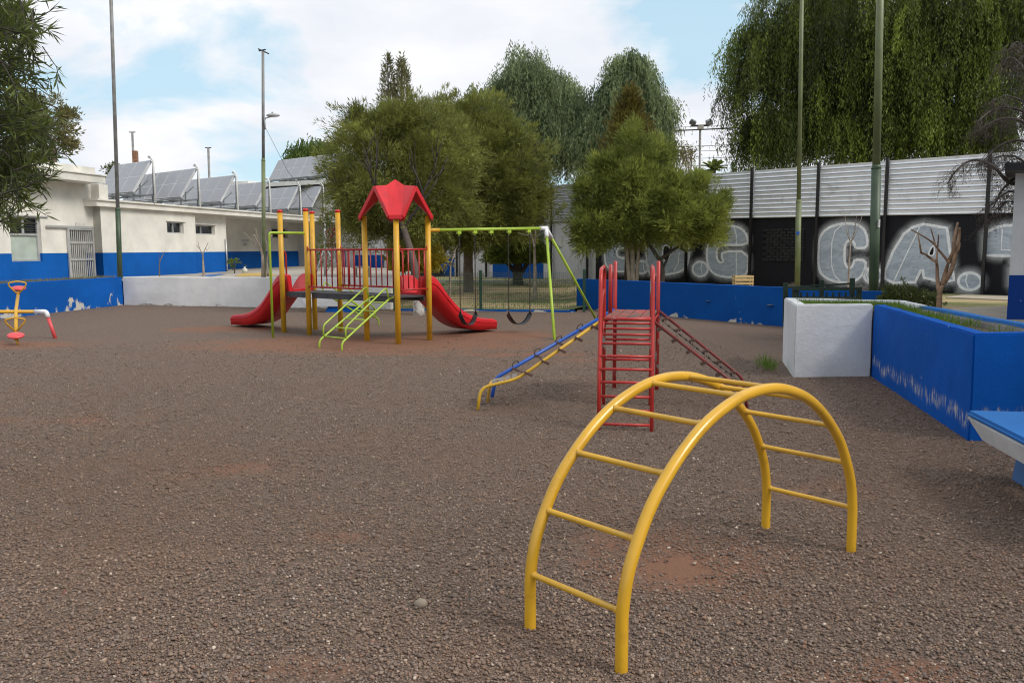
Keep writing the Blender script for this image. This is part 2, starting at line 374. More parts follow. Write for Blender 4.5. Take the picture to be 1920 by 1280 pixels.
# ---- foliage: many leaf-sized faces in one mesh
def leaves(name, pos, dirs, length, width, m, parent, shade):
    n = len(pos); pos = np.asarray(pos, float); d = np.asarray(dirs, float)
    d = d/np.maximum(np.linalg.norm(d, axis=1, keepdims=True), 1e-6)
    rv = RNG.normal(size=(n, 3)); s = np.cross(d, rv); s /= np.maximum(np.linalg.norm(s, axis=1, keepdims=True), 1e-6)
    ln = (length*RNG.uniform(.65, 1.3, n))[:, None]; wd = (width*RNG.uniform(.7, 1.25, n))[:, None]
    v = np.empty((n, 4, 3)); v[:, 0] = pos; v[:, 1] = pos+d*ln*.45+s*wd*.5; v[:, 2] = pos+d*ln; v[:, 3] = pos+d*ln*.45-s*wd*.5
    return quads(name, v, m, parent, shade)
def quads(name, v, m, parent, shade):
    n = len(v); v = v-np.array(parent_origin(parent))
    me = bpy.data.meshes.new(name); me.vertices.add(4*n); me.loops.add(4*n); me.polygons.add(n)
    me.vertices.foreach_set('co', v.reshape(-1)); me.loops.foreach_set('vertex_index', np.arange(4*n, dtype=np.int32))
    me.polygons.foreach_set('loop_start', np.arange(0, 4*n, 4, dtype=np.int32)); me.polygons.foreach_set('loop_total', np.full(n, 4, dtype=np.int32))
    a = me.attributes.new('shade', 'FLOAT', 'FACE'); a.data.foreach_set('value', np.clip(shade, 0, 1).astype(np.float32))
    me.update(); me.materials.append(m)
    o = bpy.data.objects.new(name, me); C.objects.link(o)
    if parent is not None: o.parent = parent
    return o
def rdir(n):
    d = RNG.normal(size=(n, 3)); return d/np.linalg.norm(d, axis=1, keepdims=True)
def bushy(blobs, nclump, per, crad, inner=0.45, group=8, lump=.58):
    """lumps set on the shells of a few ellipsoids, tufts gathered round each lump, leaves thrown outwards from each tuft"""
    nl = max(8, nclump//group)
    vol = np.array([b[1][0]*b[1][1]*b[1][2] for b in blobs])**0.8; pick = RNG.choice(len(blobs), nl, p=vol/vol.sum())
    cen = np.array([b[0] for b in blobs], float)[pick]; rad = np.array([b[1] for b in blobs], float)[pick]
    d = rdir(nl); rr = RNG.uniform(inner, 1.0, nl)[:, None]**0.6*RNG.uniform(.8, 1.06, nl)[:, None]*np.where(RNG.uniform(0, 1, nl) < .14, RNG.uniform(1.05, 1.3, nl), 1.0)[:, None]
    lc = cen+d*rad*rr; lsh = np.clip(RNG.normal(.42, .15, nl), 0, 1); lr = lump*rad.mean(1)*RNG.uniform(.5, 1.25, nl)
    k = RNG.integers(0, nl, nclump); q0 = rdir(nclump); q0[:, 2] *= .75
    cc = lc[k]+q0*(RNG.uniform(.25, 1, nclump)**.5*lr[k])[:, None]; d = d[k]*.6+q0*.7
    csh = np.clip(lsh[k]+RNG.normal(0, .14, nclump), 0, 1); cs = crad*RNG.uniform(.5, 1.35, nclump)
    cc_r = np.repeat(cc, per, 0); d_r = np.repeat(d, per, 0); cs_r = np.repeat(cs, per)[:, None]
    q = rdir(nclump*per); off = q*RNG.uniform(0, 1, nclump*per)[:, None]**.6*cs_r
    pos = cc_r+off; tw = np.repeat(rdir(nclump), per, 0)
    dirs = q*0.75+d_r*.8+tw*.35+np.array([0, 0, .35])+RNG.normal(size=q.shape)*.3
    sh = np.repeat(csh, per)+RNG.normal(0, .10, nclump*per)
    nw = nclump//5; kw = RNG.integers(0, nl, nw); dw = rdir(nw)*.7+(lc-np.array([b[0] for b in blobs], float).mean(0))[kw]/2.2+np.array([0, 0, .25]); dw /= np.linalg.norm(dw, axis=1, keepdims=True)
    st_ = lc[kw]+dw*lr[kw][:, None]*.85; ln_ = RNG.uniform(.25, .75, nw)*lump; m_ = 16; u = RNG.uniform(0, 1, (nw, m_, 1))
    pw = (st_[:, None]+dw[:, None]*u*ln_[:, None, None]+np.array([0, 0, -.18])*u**2+RNG.normal(0, .02, (nw, m_, 3))).reshape(-1, 3); ww = (np.repeat(dw, m_, 0)+RNG.normal(0, .45, (nw*m_, 3)))
    return np.concatenate([pos, pw]), np.concatenate([dirs, ww]), np.concatenate([sh, np.clip(np.repeat(lsh[kw], m_)+.15, 0, 1)])
def ragged(p, z0):
    x, y = p[:, 0], p[:, 1]; return p[:, 2] > z0+.20*np.sin(3.1*x+1.7*y)+.13*np.sin(7.3*x-2.9*y)+RNG.normal(0, .10, len(p))
def weeping(blobs, nplume, strands, per, drop, floor=None, inner=0.55, skew=None, spread=.22):
    """plumes of hanging strands set on the shells of ellipsoids"""
    vol = np.array([b[1][0]*b[1][1]*b[1][2] for b in blobs])**0.75; pick = RNG.choice(len(blobs), nplume, p=vol/vol.sum())
    cen = np.array([b[0] for b in blobs], float)[pick]; rad = np.array([b[1] for b in blobs], float)[pick]
    d = rdir(nplume); d[:, 2] = np.abs(d[:, 2])*1.0-.35*RNG.uniform(0, 1, nplume); d /= np.linalg.norm(d, axis=1, keepdims=True)
    top = cen+d*rad*RNG.uniform(inner, 1.02, nplume)[:, None]
    psh = np.clip(RNG.normal(.42, .28, nplume), 0, 1) if skew is None else RNG.beta(*skew, nplume); pl = drop*RNG.uniform(.45, 1.35, nplume)
    n = nplume*strands*per
    P = np.repeat(top, strands, 0)+RNG.normal(0, spread, (nplume*strands, 3))*np.array([1, 1, .6])
    outw = np.repeat(d*np.array([1, 1, 0]), strands, 0)*.5+RNG.normal(0, .12, (nplume*strands, 3))*np.array([1, 1, 0])
    ln = np.repeat(pl, strands)*RNG.uniform(.6, 1.15, nplume*strands)
    P = np.repeat(P, per, 0); O = np.repeat(outw, per, 0); ln = np.repeat(ln, per)
    u = RNG.uniform(0, 1, n)
    pos = P+O*(1-(1-u[:, None])**2.2)+np.stack([np.zeros(n), np.zeros(n), -ln*u+.25*ln*u*(1-u)], 1)+RNG.normal(0, .03, (n, 3))
    dirs = np.stack([RNG.normal(0, .45, n), RNG.normal(0, .45, n), -np.ones(n)], 1)
    sh = np.repeat(psh, strands*per)+RNG.normal(0, .10, n)
    if floor is not None:
        k = pos[:, 2] > floor+RNG.uniform(-.1, .5, n); pos, dirs, sh = pos[k], dirs[k], sh[k]
    return pos, dirs, sh
def branchy(mb, p, d, ln, r, depth, spread=0.6, up=0.15, rng=None, kids=(2, 3), minr=0.006, tips=None, seg=6):
    rng = rng or random
    p = Vector(p); d = Vector(d).normalized(); pts = [p]; rs = [r]; q = p.copy(); dd = d.copy()
    for i in range(4):
        dd = (dd+Vector((rng.gauss(0, .12), rng.gauss(0, .12), rng.gauss(0, .1)+up*.25))).normalized()
        q = q+dd*ln/4; pts.append(q.copy()); rs.append(max(minr, r*(1-.11*(i+1))))
    mb.tube(pts, rs, seg if r > .03 else 5)
    if depth == 0:
        if tips is not None: tips.append((q.copy(), dd.copy()))
        return
    for k in range(rng.randint(*kids)):
        nd = (dd+Vector((rng.uniform(-1, 1), rng.uniform(-1, 1), rng.uniform(-.4, .8)))*spread).normalized()
        st = pts[rng.choice((2, 3, 4))] if k else q
        branchy(mb, st, nd, ln*rng.uniform(.6, .85), r*rng.uniform(.5, .68), depth-1, spread, up, rng, kids, minr, tips, seg)

# ================================================================== THE GROUND
def warm(t, c, k=(1.09, 1.02, .95)):
    m = t.nodes.new('ShaderNodeMix'); m.data_type = 'RGBA'; m.blend_type = 'MULTIPLY'; m.inputs[0].default_value = 1.0
    t.links.new(c, m.inputs[6]); m.inputs[7].default_value = (*k, 1); return m.outputs[2]
def ground_mat():
    m, t, b = new_mat('gravel')
    pos = t.nodes.new('ShaderNodeNewGeometry').outputs['Position']
    def vor(scale):
        v = t.nodes.new('ShaderNodeTexVoronoi'); v.inputs['Scale'].default_value = scale; v.inputs['Randomness'].default_value = 1
        wp = t.nodes.new('ShaderNodeVectorMath'); wp.operation = 'ADD'
        nn = t.nodes.new('ShaderNodeTexNoise'); nn.inputs['Scale'].default_value = scale*.7; t.links.new(pos, nn.inputs['Vector'])
        sc = t.nodes.new('ShaderNodeVectorMath'); sc.operation = 'SCALE'; sc.inputs['Scale'].default_value = .5/scale
        t.links.new(nn.outputs['Color'], sc.inputs[0]); t.links.new(pos, wp.inputs[0]); t.links.new(sc.outputs[0], wp.inputs[1])
        t.links.new(wp.outputs[0], v.inputs['Vector']); return v
    v1 = vor(84.0); v2 = vor(46.0)
    sp = t.nodes.new('ShaderNodeSeparateColor'); t.links.new(v1.outputs['Color'], sp.inputs[0])
    sp2 = t.nodes.new('ShaderNodeSeparateColor'); t.links.new(v2.outputs['Color'], sp2.inputs[0])
    rp = t.nodes.new('ShaderNodeValToRGB'); e = rp.color_ramp.elements
    e[0].position = 0; e[0].color = (0.07, 0.050, 0.040, 1); e[1].position = 1; e[1].color = (0.44, 0.36, 0.30, 1)
    for ps, cc in ((.25, (0.125, 0.094, 0.077)), (.5, (0.18, 0.138, 0.113)), (.72, (0.19, 0.122, 0.09)), (.88, (0.265, 0.21, 0.17))):
        q = e.new(ps); q.color = (*cc, 1)
    t.links.new(mathn(t, 'ADD', mathn(t, 'MULTIPLY', sp.outputs[0], .7), mathn(t, 'MULTIPLY', sp2.outputs[1], .3)), rp.inputs[0])
    c = rp.outputs[0]
    c = mixc(t, mathn(t, 'MULTIPLY', ramp01(t, v1.outputs['Distance'], .42, .75), .6), c, (0.05, 0.04, 0.034))
    big = noise(t, .55, 7, .62)
    c = mixc(t, mathn(t, 'MULTIPLY', ramp01(t, big, .42, .70), .45), c, (0.165, 0.112, 0.085))
    g1 = noise(t, 38, 3, .8); g2 = noise(t, 13, 4, .75)
    c = mixc(t, mathn(t, 'MULTIPLY', ramp01(t, g1, .50, .60), .62), c, (0.07, 0.055, 0.047)); c = mixc(t, mathn(t, 'MULTIPLY', ramp01(t, g2, .55, .66), .30), c, (0.27, 0.215, 0.18))
    # trodden reddish earth where feet have pushed the gravel away
    sx = t.nodes.new('ShaderNodeSeparateXYZ'); t.links.new(pos, sx.inputs[0]); tot = None
    for (x, y, rx, ry, amt) in PATCHES:
        dx = mathn(t, 'DIVIDE', mathn(t, 'SUBTRACT', sx.outputs[0], x), rx); dy = mathn(t, 'DIVIDE', mathn(t, 'SUBTRACT', sx.outputs[1], y), ry)
        dd = mathn(t, 'SQRT', mathn(t, 'ADD', mathn(t, 'MULTIPLY', dx, dx), mathn(t, 'MULTIPLY', dy, dy)))
        f = mathn(t, 'MULTIPLY', mathn(t, 'SUBTRACT', 1.0, dd, clamp=True), amt)
        tot = f if tot is None else mathn(t, 'MAXIMUM', tot, f)
    jag = noise(t, 2.4, 8, .7)
    pm = ramp01(t, mathn(t, 'ADD', tot, mathn(t, 'MULTIPLY', mathn(t, 'SUBTRACT', jag, .5), 1.5)), .18, .55)
    pm = mathn(t, 'MULTIPLY', pm, ramp01(t, noise(t, 38, 4, .7), .22, .5))
    fine = noise(t, 90, 5, .7)
    dirt = mixc(t, fine, (0.120, 0.054, 0.032), (0.235, 0.125, 0.080))
    c = mixc(t, mathn(t, 'MULTIPLY', pm, .92), c, dirt)
    t.links.new(warm(t, c), b.inputs['Base Color']); b.inputs['Roughness'].default_value = .85; b.inputs['Specular IOR Level'].default_value = .3
    h = mathn(t, 'SUBTRACT', 1.0, v1.outputs['Distance']); h2 = mathn(t, 'SUBTRACT', 1.0, v2.outputs['Distance'])
    hh = mathn(t, 'ADD', mathn(t, 'MULTIPLY', h, mathn(t, 'SUBTRACT', 1.0, mathn(t, 'MULTIPLY', pm, .8))), mathn(t, 'MULTIPLY', h2, .4))
    bump(t, b, mathn(t, 'ADD', hh, mathn(t, 'MULTIPLY', fine, .2)), .9, .008)
    return m
PATCHES = [(-2.6, 14.9, 4.6, 2.0, 1.15), (-6.3, 17.9, 1.7, 1.1, 1.0), (-0.6, 16.2, 2.2, 1.5, 1.1), (0.9, 4.35, 1.0, .9, .8), (-9.4, 15.0, 2.2, .9, 1.1),
           (-2.0, 13.4, 3.0, .5, .55), (0.2, 13.3, 2.4, .6, .6), (-2.2, 6.3, 1.2, .5, .5), (2.1, 5.6, .8, .5, .5), (-.9, 3.2, .6, .35, .45),
           (1.5, 3.1, .7, .3, .6), (-1.0, 4.8, .35, .2, .5), (-4.5, 8.2, 2.2, .6, .45), (1.2, 12.5, 1.6, .6, .5)]
GRAVEL = ground_mat()
gpoly = [(-13.4, 20.0), (-12.45, 26.4), (-3.4, 23.8), (-3.3, 22.95), (1.75, 22.3), (1.95, 23.95), (6.05, 17.9), (6.6, 13.2), (6.6, 9.0), (9.5, 9.0), (9.5, -7), (-22, -7), (-22, 20)]
def gravel_sheet():
    me = bpy.data.meshes.new('gravel_ground'); bm = bmesh.new()
    f = bm.faces.new([bm.verts.new((x, y, 0)) for x, y in gpoly]); 
    if f.normal.z < 0: f.normal_flip()
    f.normal_update()
    if f.normal.z < 0: f.normal_flip()
    bm.to_mesh(me); bm.free(); me.materials.append(GRAVEL)
    o = bpy.data.objects.new('gravel_ground', me); C.objects.link(o); return struct(o)
gravel_sheet()
mb = MB(); mb.add([(-900, -900, -.05), (900, -900, -.05), (900, 900, -.05), (-900, 900, -.05)], [(0, 1, 2, 3)])
struct(mb.build('ground', mat('far_earth', (0.16, 0.14, 0.10), .95, .25, .05)))
def inside(x, y, poly):
    c = False; n = len(poly)
    for i in range(n):
        (x1, y1), (x2, y2) = poly[i], poly[i-1]
        if (y1 > y) != (y2 > y) and x < (x2-x1)*(y-y1)/(y2-y1)+x1: c = not c
    return c
def sstep(a, b, x):
    t = min(1, max(0, (x-a)/(b-a))); return t*t*(3-2*t)
GZ = 0.45
def lawn_z(x, y):
    mid = .012+(GZ-.012)*sstep(23.5, 33, y)
    k = sstep(1.9, 2.6, x); z = mid*(1-k)+GZ*k
    return z+.02*math.sin(x*1.3+y*.7)*sstep(24, 28, y)
def lawn_mat():
    m, t, b = new_mat('patchy_lawn')
    p = ramp01(t, noise(t, .42, 7, .62, stretch=(.45, 1.6, 1)), .47, .60); f = noise(t, 14, 6, .75)
    green = mixc(t, f, (0.085, 0.115, 0.028), (0.21, 0.23, 0.07)); dry = mixc(t, f, (0.33, 0.245, 0.125), (0.52, 0.405, 0.22))
    c = mixc(t, p, dry, green); c = mixc(t, ramp01(t, noise(t, 5, 4), .66, .7), c, (0.03, 0.04, 0.02))
    t.links.new(c, b.inputs['Base Color']); b.inputs['Roughness'].default_value = .95; bump(t, b, f, .8, .05); return m
mb = MB(); st = .5; idx = {}
for i in range(0, 70):
    for j in range(0, 110):
        x0, y0 = -4.4+i*st, 7+j*st
        if y0 > 62: continue
        xc, yc = x0+st/2, y0+st/2
        if inside(xc, yc, gpoly) or (xc < 6.6 and yc < 16 and xc < 9.5): continue
        if xc < -3.3 and yc < 24.4: continue
        if inside(xc, yc, [(3.3, 10.4), (3.7, 12.6), (6.3, 12.6), (9.9, 9.0), (9.9, 7.0), (3.9, 7)]): continue
        q = []
        for a, bb in ((0, 0), (1, 0), (1, 1), (0, 1)):
            k = (i+a, j+bb)
            if k not in idx: idx[k] = len(mb.v); mb.v.append(Vector((x0+a*st, y0+bb*st, lawn_z(x0+a*st, y0+bb*st))))
            q.append(idx[k])
        mb.f.append(tuple(q)); mb.sm.append(True)
struct(mb.build('lawn', lawn_mat()))
# concrete path and dry strip behind the planters, path kerb across the lawn
PATHM = mat('path_concrete', (0.42, 0.36, 0.28), .9, .14, 1.2, bmp=.3, bscale=40)
def sheet(name, pts, m, z=None):
    mb = MB(); mb.add([(p[0], p[1], z if z is not None else p[2]) for p in pts], [tuple(range(len(pts)))])
    o = mb.build(name, m)
    if o.data.polygons[0].normal.z < 0: o.data.flip_normals()
    return struct(o)
mb = MB(); mb.prism([(5.2, 7.35), (9.35, 7.35), (9.35, 12.7), (18, 9), (26, 10), (11.6, 21.2), (10.6, 20.2), (12.4, 17.6), (8.9, 16.6), (6.4, 13.2), (5.75, 11.9), (5.42, 10.4), (5.2, 8.2)], -.08, GZ+.03)
po_ = struct(mb.build('path', PATHM)); bm = bmesh.new(); bm.from_mesh(po_.data); bmesh.ops.triangulate(bm, faces=[f for f in bm.faces if len(f.verts) > 4], ngon_method='EAR_CLIP'); bm.to_mesh(po_.data); bm.free()
kb = MB(); 
for k in range(8):
    xa, xb = -4.2+k*.9, -4.2+(k+1)*.9-.01; ya = 31.6-.12*xa; yb = 31.6-.12*xb
    kb.bar((xa, ya, lawn_z(xa, ya)+.03), (xb, yb, lawn_z(xb, yb)+.03), .22, .10)
struct(kb.build('path_kerb', mat('pale_kerb', (0.55, 0.53, 0.49), .9)))
CZ = .75
sheet('courtyard', [(-40, 21.5), (-13.2, 21.5), (-12.55, 26.5), (-3.6, 24.0), (-3.9, 30), (-2, 62), (-40, 62)], mat('courtyard_concrete', (0.36, 0.32, 0.27), .9, .15, .8), CZ)
sheet('yellow_floor_paint', [G(455, 512.5, CZ), G(505, 511.5, CZ), G(520, 517, CZ), G(440, 518, CZ)], mat('ochre_floor', (0.52, 0.33, 0.07), .8), CZ+.006)
sheet('blue_floor_paint', [G(372, 517, CZ), G(412, 513.5, CZ), G(425, 514.2, CZ), G(395, 519, CZ)], mat('blue_floor', (0.03, 0.12, 0.35), .8), CZ+.006)

# ================================================================== LOW WALLS
def low_wall(name, pts, th, z1, m, label, cat='wall', z0=-.1, group=None, ragged=.0):
    """wall whose seen face runs through pts; the thickness goes to the far side"""
    pts = [Vector((p[0], p[1])) for p in pts]; mb = MB()
    for a, b in zip(pts[:-1], pts[1:]):
        d = (b-a).normalized(); n = Vector((-d.y, d.x))
        mid = (a+b)/2
        if n.dot(mid) < 0: n = -n
        ln = (b-a).length; k = max(1, int(ln/.5))
        for i in range(k):
            pass
        q = [a, b, b+n*th, a+n*th]
        mb.prism([(p.x, p.y) for p in q], z0, z1)
    o = mb.build(name, m, bevel=.02); roughen(o); recentre(o, (pts[0].x, pts[0].y, 0)); return tag(o, label, cat, group)
bw1 = G(232, 571.5); bw0 = G(0, 597.5); ext = bw0+(bw0-bw1)*1.2
low_wall('low_wall', [xy(ext, 0), xy(bw1, 0)], .24, .88, BLUEW, 'low blue retaining wall with flaking plaster behind the seesaw', group='low walls around the playground')
ww0 = bw1+V(.01, -.02, 0); ww1 = G(733, 580)
low_wall('low_wall', [xy(ww0, 0), xy(ww1, 0)], .24, .89, WHITEW, 'low white wall behind the play tower and its left slide', group='low walls around the playground')
bm0, bm1 = G(1080, 577.5), G(1466, 612)
bmext = bm1+(bm1-bm0)*.35
low_wall('low_wall', [xy(bm0, 0), xy(bmext, 0)], .24, .84, BLUEWM, 'low blue wall behind the red climber, in front of the graffiti', group='low walls around the playground')
# ================================================================== PLANTER
PZ = .955
wa, wb, wc, pb = G(1467, 677), G(1487, 707), G(1632, 705), G(1815, 826.5)
b1, b2 = G(1697, 563, PZ), G(1748, 574, PZ); b3 = G(1935, 606, PZ); bdir = (b3-b2); pr = b3+bdir*((pb.y+.06-b3.y)/bdir.y); pr.z = 0
pl = thing('planter', xy(wb, 0), 'raised masonry planter, white box end and long blue side, grass inside', 'planter')
def poly_wall(pts, th, z1, m, name, parent, inward):
    pts = [Vector((p[0], p[1])) for p in pts]; n = len(pts); off = []
    ns = []
    for a, b in zip(pts[:-1], pts[1:]):
        d = (b-a).normalized(); q = Vector((-d.y, d.x))*inward; ns.append(q)
    for i in range(n):
        if i == 0: v = ns[0]
        elif i == n-1: v = ns[-1]
        else:
            v = (ns[i-1]+ns[i]).normalized(); v = v/max(.4, v.dot(ns[i]))
        off.append(pts[i]+v*th)
    mb = MB(); v = []
    for z in (-.1, z1): v += [V(p.x, p.y, z) for p in pts]+[V(p.x, p.y, z) for p in off]
    fs = []; m2 = 2*n
    for i in range(n-1):
        fs += [(i, i+1, m2+i+1, m2+i), (n+i+1, n+i, m2+n+i, m2+n+i+1), (m2+i, m2+i+1, m2+n+i+1, m2+n+i), (i+1, i, n+i, n+i+1)]
    fs += [(0, m2, m2+n, n), (n-1, 2*n-1, m2+2*n-1, m2+n-1)]
    mb.add(v, fs); o = mb.build(name, m, parent)
    bm = bmesh.new(); bm.from_mesh(o.data); bmesh.ops.recalc_face_normals(bm, faces=bm.faces[:])
    ed = [e for e in bm.edges if len(e.link_faces) == 2 and e.calc_face_angle(0) > .6]
    bmesh.ops.bevel(bm, geom=ed, offset=.016, segments=2, affect='EDGES', clamp_overlap=True); bm.to_mesh(o.data); bm.free()
    return roughen(o, .18, .006)
bmid = b1.lerp(b2, .9)
poly_wall([bmid, b1, wa, wb, wc+V(.0, 0, 0)], .15, PZ, WHITEPL, 'white_side', pl, 1)
poly_wall([wc+V(.005, -.004, 0), pb, pr], .15, PZ-.006, BLUEPL, 'blue_side', pl, 1)
poly_wall([pr+V(0, .004, 0), b3, bmid+V(.012, -.006, 0)], .15, PZ-.004, BLUETOP, 'back_rim', pl, 1)
mb = MB(); inner = [wa+V(.15, -.1, 0), wb+V(.12, .12, 0), wc+V(-.02, .12, 0), wc+V(.13, .0, 0), pb+V(.14, .13, 0), pr+V(-.12, .13, 0), b3+V(-.13, .0, 0), b2+V(-.13, -.0, 0), b1+V(-.1, -.14, 0)]
mb.prism([(p.x, p.y) for p in inner], .2, PZ-.10); so_ = mb.build('soil', SOIL, pl)
bm = bmesh.new(); bm.from_mesh(so_.data); bmesh.ops.triangulate(bm, faces=[f for f in bm.faces if len(f.verts) > 4], ngon_method='EAR_CLIP'); bm.to_mesh(so_.data); bm.free()
poly_wall([pr+V(-.165, .15, 0), b3+V(-.16, .0, 0), b2+V(-.16, -.06, 0), b1+V(-.1, -.165, 0), wa+V(.17, -.165, 0)], .03, PZ-.03, CONCD, 'inner_face', pl, 1)

def grass_patch(name, pts, n, h, wd, m=LF_GRASS, parent=None, lean=.35):
    pts = np.asarray(pts); n = len(pts)
    d = np.stack([RNG.normal(0, lean, n), RNG.normal(0, lean, n), np.ones(n)], 1)
    return leaves(name, pts, d, h, wd, m, parent, RNG.normal(.5, .25, n))
def sample_poly(poly, n, z, keep=None):
    xs = [p[0] for p in poly]; ys = [p[1] for p in poly]; res = []
    pl2 = [(p[0], p[1]) for p in poly]
    while len(res) < n:
        x, y = random.uniform(min(xs), max(xs)), random.uniform(min(ys), max(ys))
        if inside(x, y, pl2) and (keep is None or random.random() < keep(x, y)): res.append((x, y, z))
    return res
pts = sample_poly(inner, 4000, PZ-.11, lambda x, y: (.95 if y > 10.3 and x < 5.3 else (.8*sstep(8.0, 10.4, y)*(1 if x < 4.95 else .15)+.03))*(.3+.7*(math.sin(x*5+y*3)*math.sin(y*4.3-x*2) > -.35)))
stuff(grass_patch('grass', pts, 0, .12, .010))
pts = [tuple(G(1460, 692)+V(random.gauss(0, .10), random.gauss(0, .16), 0)) for _ in range(1100)]
pts = [p for p in pts if p[0] < 3.62]
tg = grass_patch('grass_tuft', pts, 0, .22, .009, lean=.5); recentre(tg, G(1460, 692)); tag(tg, 'green grass tuft growing at the foot of the white planter end', 'grass tuft')
pts = [tuple(xy(bw1.lerp(bw0, random.uniform(-.0, 1.25)), .80)+V(-.35+random.gauss(0, .1), random.uniform(-.1, .1), 0)) for _ in range(3500)]
stuff(grass_patch('wall_top_grass', pts, 0, .14, .012, leaf_mat('dry_grass', (0.10, .10, .03), (.28, .26, .12))))
pts = []
for _ in range(5000):
    x, y = random.uniform(-4.0, 2.6), random.uniform(23.4, 35)
    if math.sin(x*1.1+1.7*math.sin(y*.8))+math.sin(y*1.9+.3*x) > .1+random.gauss(0, .4): pts.append((x, y, lawn_z(x, y)))
stuff(grass_patch('lawn_grass', pts, 0, .07, .02))
# ================================================================== CONCRETE BENCHES
def slab_bench(name, outline, z, thick, taper, mtop, mside, label, leg_pts, mleg, group=None):
    c = sum((Vector((p[0], p[1])) for p in outline), Vector((0, 0)))/len(outline)
    t = thing(name, V(c.x, c.y, 0), label, 'bench', group)
    up = [Vector((p[0], p[1])) for p in outline]; lo = [c+(p-c)*taper for p in up]
    mb = MB(); n = len(up)
    mb.prism([(p.x, p.y) for p in up], z-.045, z); mb.build('seat', mtop, t, bevel=.02)
    a = [V(p.x, p.y, z-.046) for p in [c+(q-c)*.995 for q in up]]; b = [V(p.x, p.y, z-thick) for p in lo]
    mb = MB(); mb.loft([b, a], smooth=False); o = mb.build('slab', mside, t, bevel=.01)
    for p, q in leg_pts:
        mb = MB(); d = (Vector(q)-Vector(p)).to_2d(); d.normalize(); nn = Vector((-d.y, d.x))*.16
        P, Q = Vector(p).to_2d(), Vector(q).to_2d(); m_ = (P+Q)/2
        lo2 = [V(*(x), -.05) for x in (P-nn, Q-nn, Q+nn, P+nn)]; hi2 = [V(*(m_+(x-m_)*.8), z-thick) for x in (P-nn, Q-nn, Q+nn, P+nn)]
        mb.loft([lo2, hi2], smooth=False); mb.build('leg', mleg, t, bevel=.015)
    return t
BSIDE = mat('bench_concrete', (0.55, 0.55, 0.55), .85, .1, 3, bmp=.5, bscale=50)
tip0, tip1 = G(1811, 768, .50), G(1822, 757, .50); fr = G(1922, 824, .50); bk = G(1960, 757, .50)
bdr = (fr-tip0).normalized(); bpp = V(-bdr.y, bdr.x, 0)
if bpp.x < 0: bpp = -bpp
fr2 = tip0+bdr*1.75; bk2 = fr2+bpp*.48; tip1 = tip0+bpp*.48
lg = G(1888, 897)
slab_bench('bench', [tip0, fr2, bk2, tip1], .50, .19, .78, BLUETOP, BSIDE, 'concrete bench with blue seat and blue foot beside the blue planter', [(lg+bpp*.02+bdr*.16, lg+bpp*.34+bdr*.16), (lg+bpp*.02+bdr*.85, lg+bpp*.34+bdr*.85)], mat('blue_foot', (0.05, 0.13, 0.30), .8, .1, 3), 'concrete benches')
fa, fb = G(562, 572, 0), G(702, 575, 0); dn = V(.08, -.55, 0)
fa, fb = D(562, 556, 22.6), D(702, 556, 22.5)
slab_bench('bench', [xy(fa, 0), xy(fb, 0), xy(fb, 0)+V(.0, .42, 0), xy(fa, 0)+V(0, .42, 0)], fa.z, .28, .82, mat('white_seat', (.6, .6, .59), .8, .08), WHITEPL, 'white concrete bench with blue base against the low white wall', [(xy(fa, 0)+V(.65, .2, 0), xy(fb, 0)+V(-.35, .2, 0))], BLUEWM, 'concrete benches')

# ================================================================== YELLOW CLIMBING ARCH
F0 = V(.076, 3.569, 0); AD = V(math.cos(.734), math.sin(.734), 0); AM = V(math.sin(.734), -math.cos(.734), 0); AW, SPAN = .536, 1.978
half = [(0, -.06), (0, .0), (.001, .13), (.004, .253), (.035, .40), (.096, .527), (.18, .655), (.286, .762), (.405, .856), (.542, .936), (.685, .99), (.834, 1.025), (.989, 1.036)]
arch = thing('climbing_arch', F0+AD*SPAN/2+AM*AW/2, 'yellow arched tube climbing ladder in front of the red climber', 'climbing frame')
prof = half+[(SPAN-x, z) for x, z in reversed(half[:-1])]
for sd_ in (0, 1):
    p = spline([F0+AD*x+AM*AW*sd_+V(0, 0, z) for x, z in prof], 4)
    MB().tube(p, .0265, 20).build('arch_rail', YEL, arch)
rungs = [(.002, .253), (.096, .527), (.286, .762), (.542, .936), (.834, 1.025)]
rungs = rungs+[(SPAN-x, z) for x, z in reversed(rungs)]
for x, z in rungs:
    a = F0+AD*x+V(0, 0, z); MB().tube([a+AM*.015, a+AM*.0275, a+AM*.033, a+AM*.036, a+AM*(AW-.036), a+AM*(AW-.033), a+AM*(AW-.0275), a+AM*(AW-.015)], [.0175, .0175, .0165, .0135, .0135, .0165, .0175, .0175], 14).build('rung', YEL, arch)

# ================================================================== PLAY TOWER (two platforms, bridge, slides, swings' beam)
TO = V(-4.737, 17.102, 0); TA = V(math.cos(.692), -math.sin(.692), 0); TN = V(math.sin(.692), math.cos(.692), 0)
LA, LB, TW = .86, 1.759, .794; HP, HR = 2.479, 2.334; DZ = .845
def tp(s, t, z=0): return TO+TA*s+TN*t+V(0, 0, z)
tower = thing('play_tower', tp(1.74, .4), 'playground tower with red roof, yellow posts, red slides and a lime swing beam', 'playground')
SS = [0, LA, LA+LB, 2*LA+LB]
for i, s in enumerate(SS):
    for t in (0, TW):
        h = HP if i < 2 else HR
        po = MB().tube([tp(s, t, -.05), tp(s, t, h-.02)], .052, 16).build('post', YELP, tower)
        if i < 2: MB().tube([tp(s, t, h-.02), tp(s, t, h+.02), tp(s, t, h+.035)], [.056, .056, .03], 16).build('cap', REDP, po)
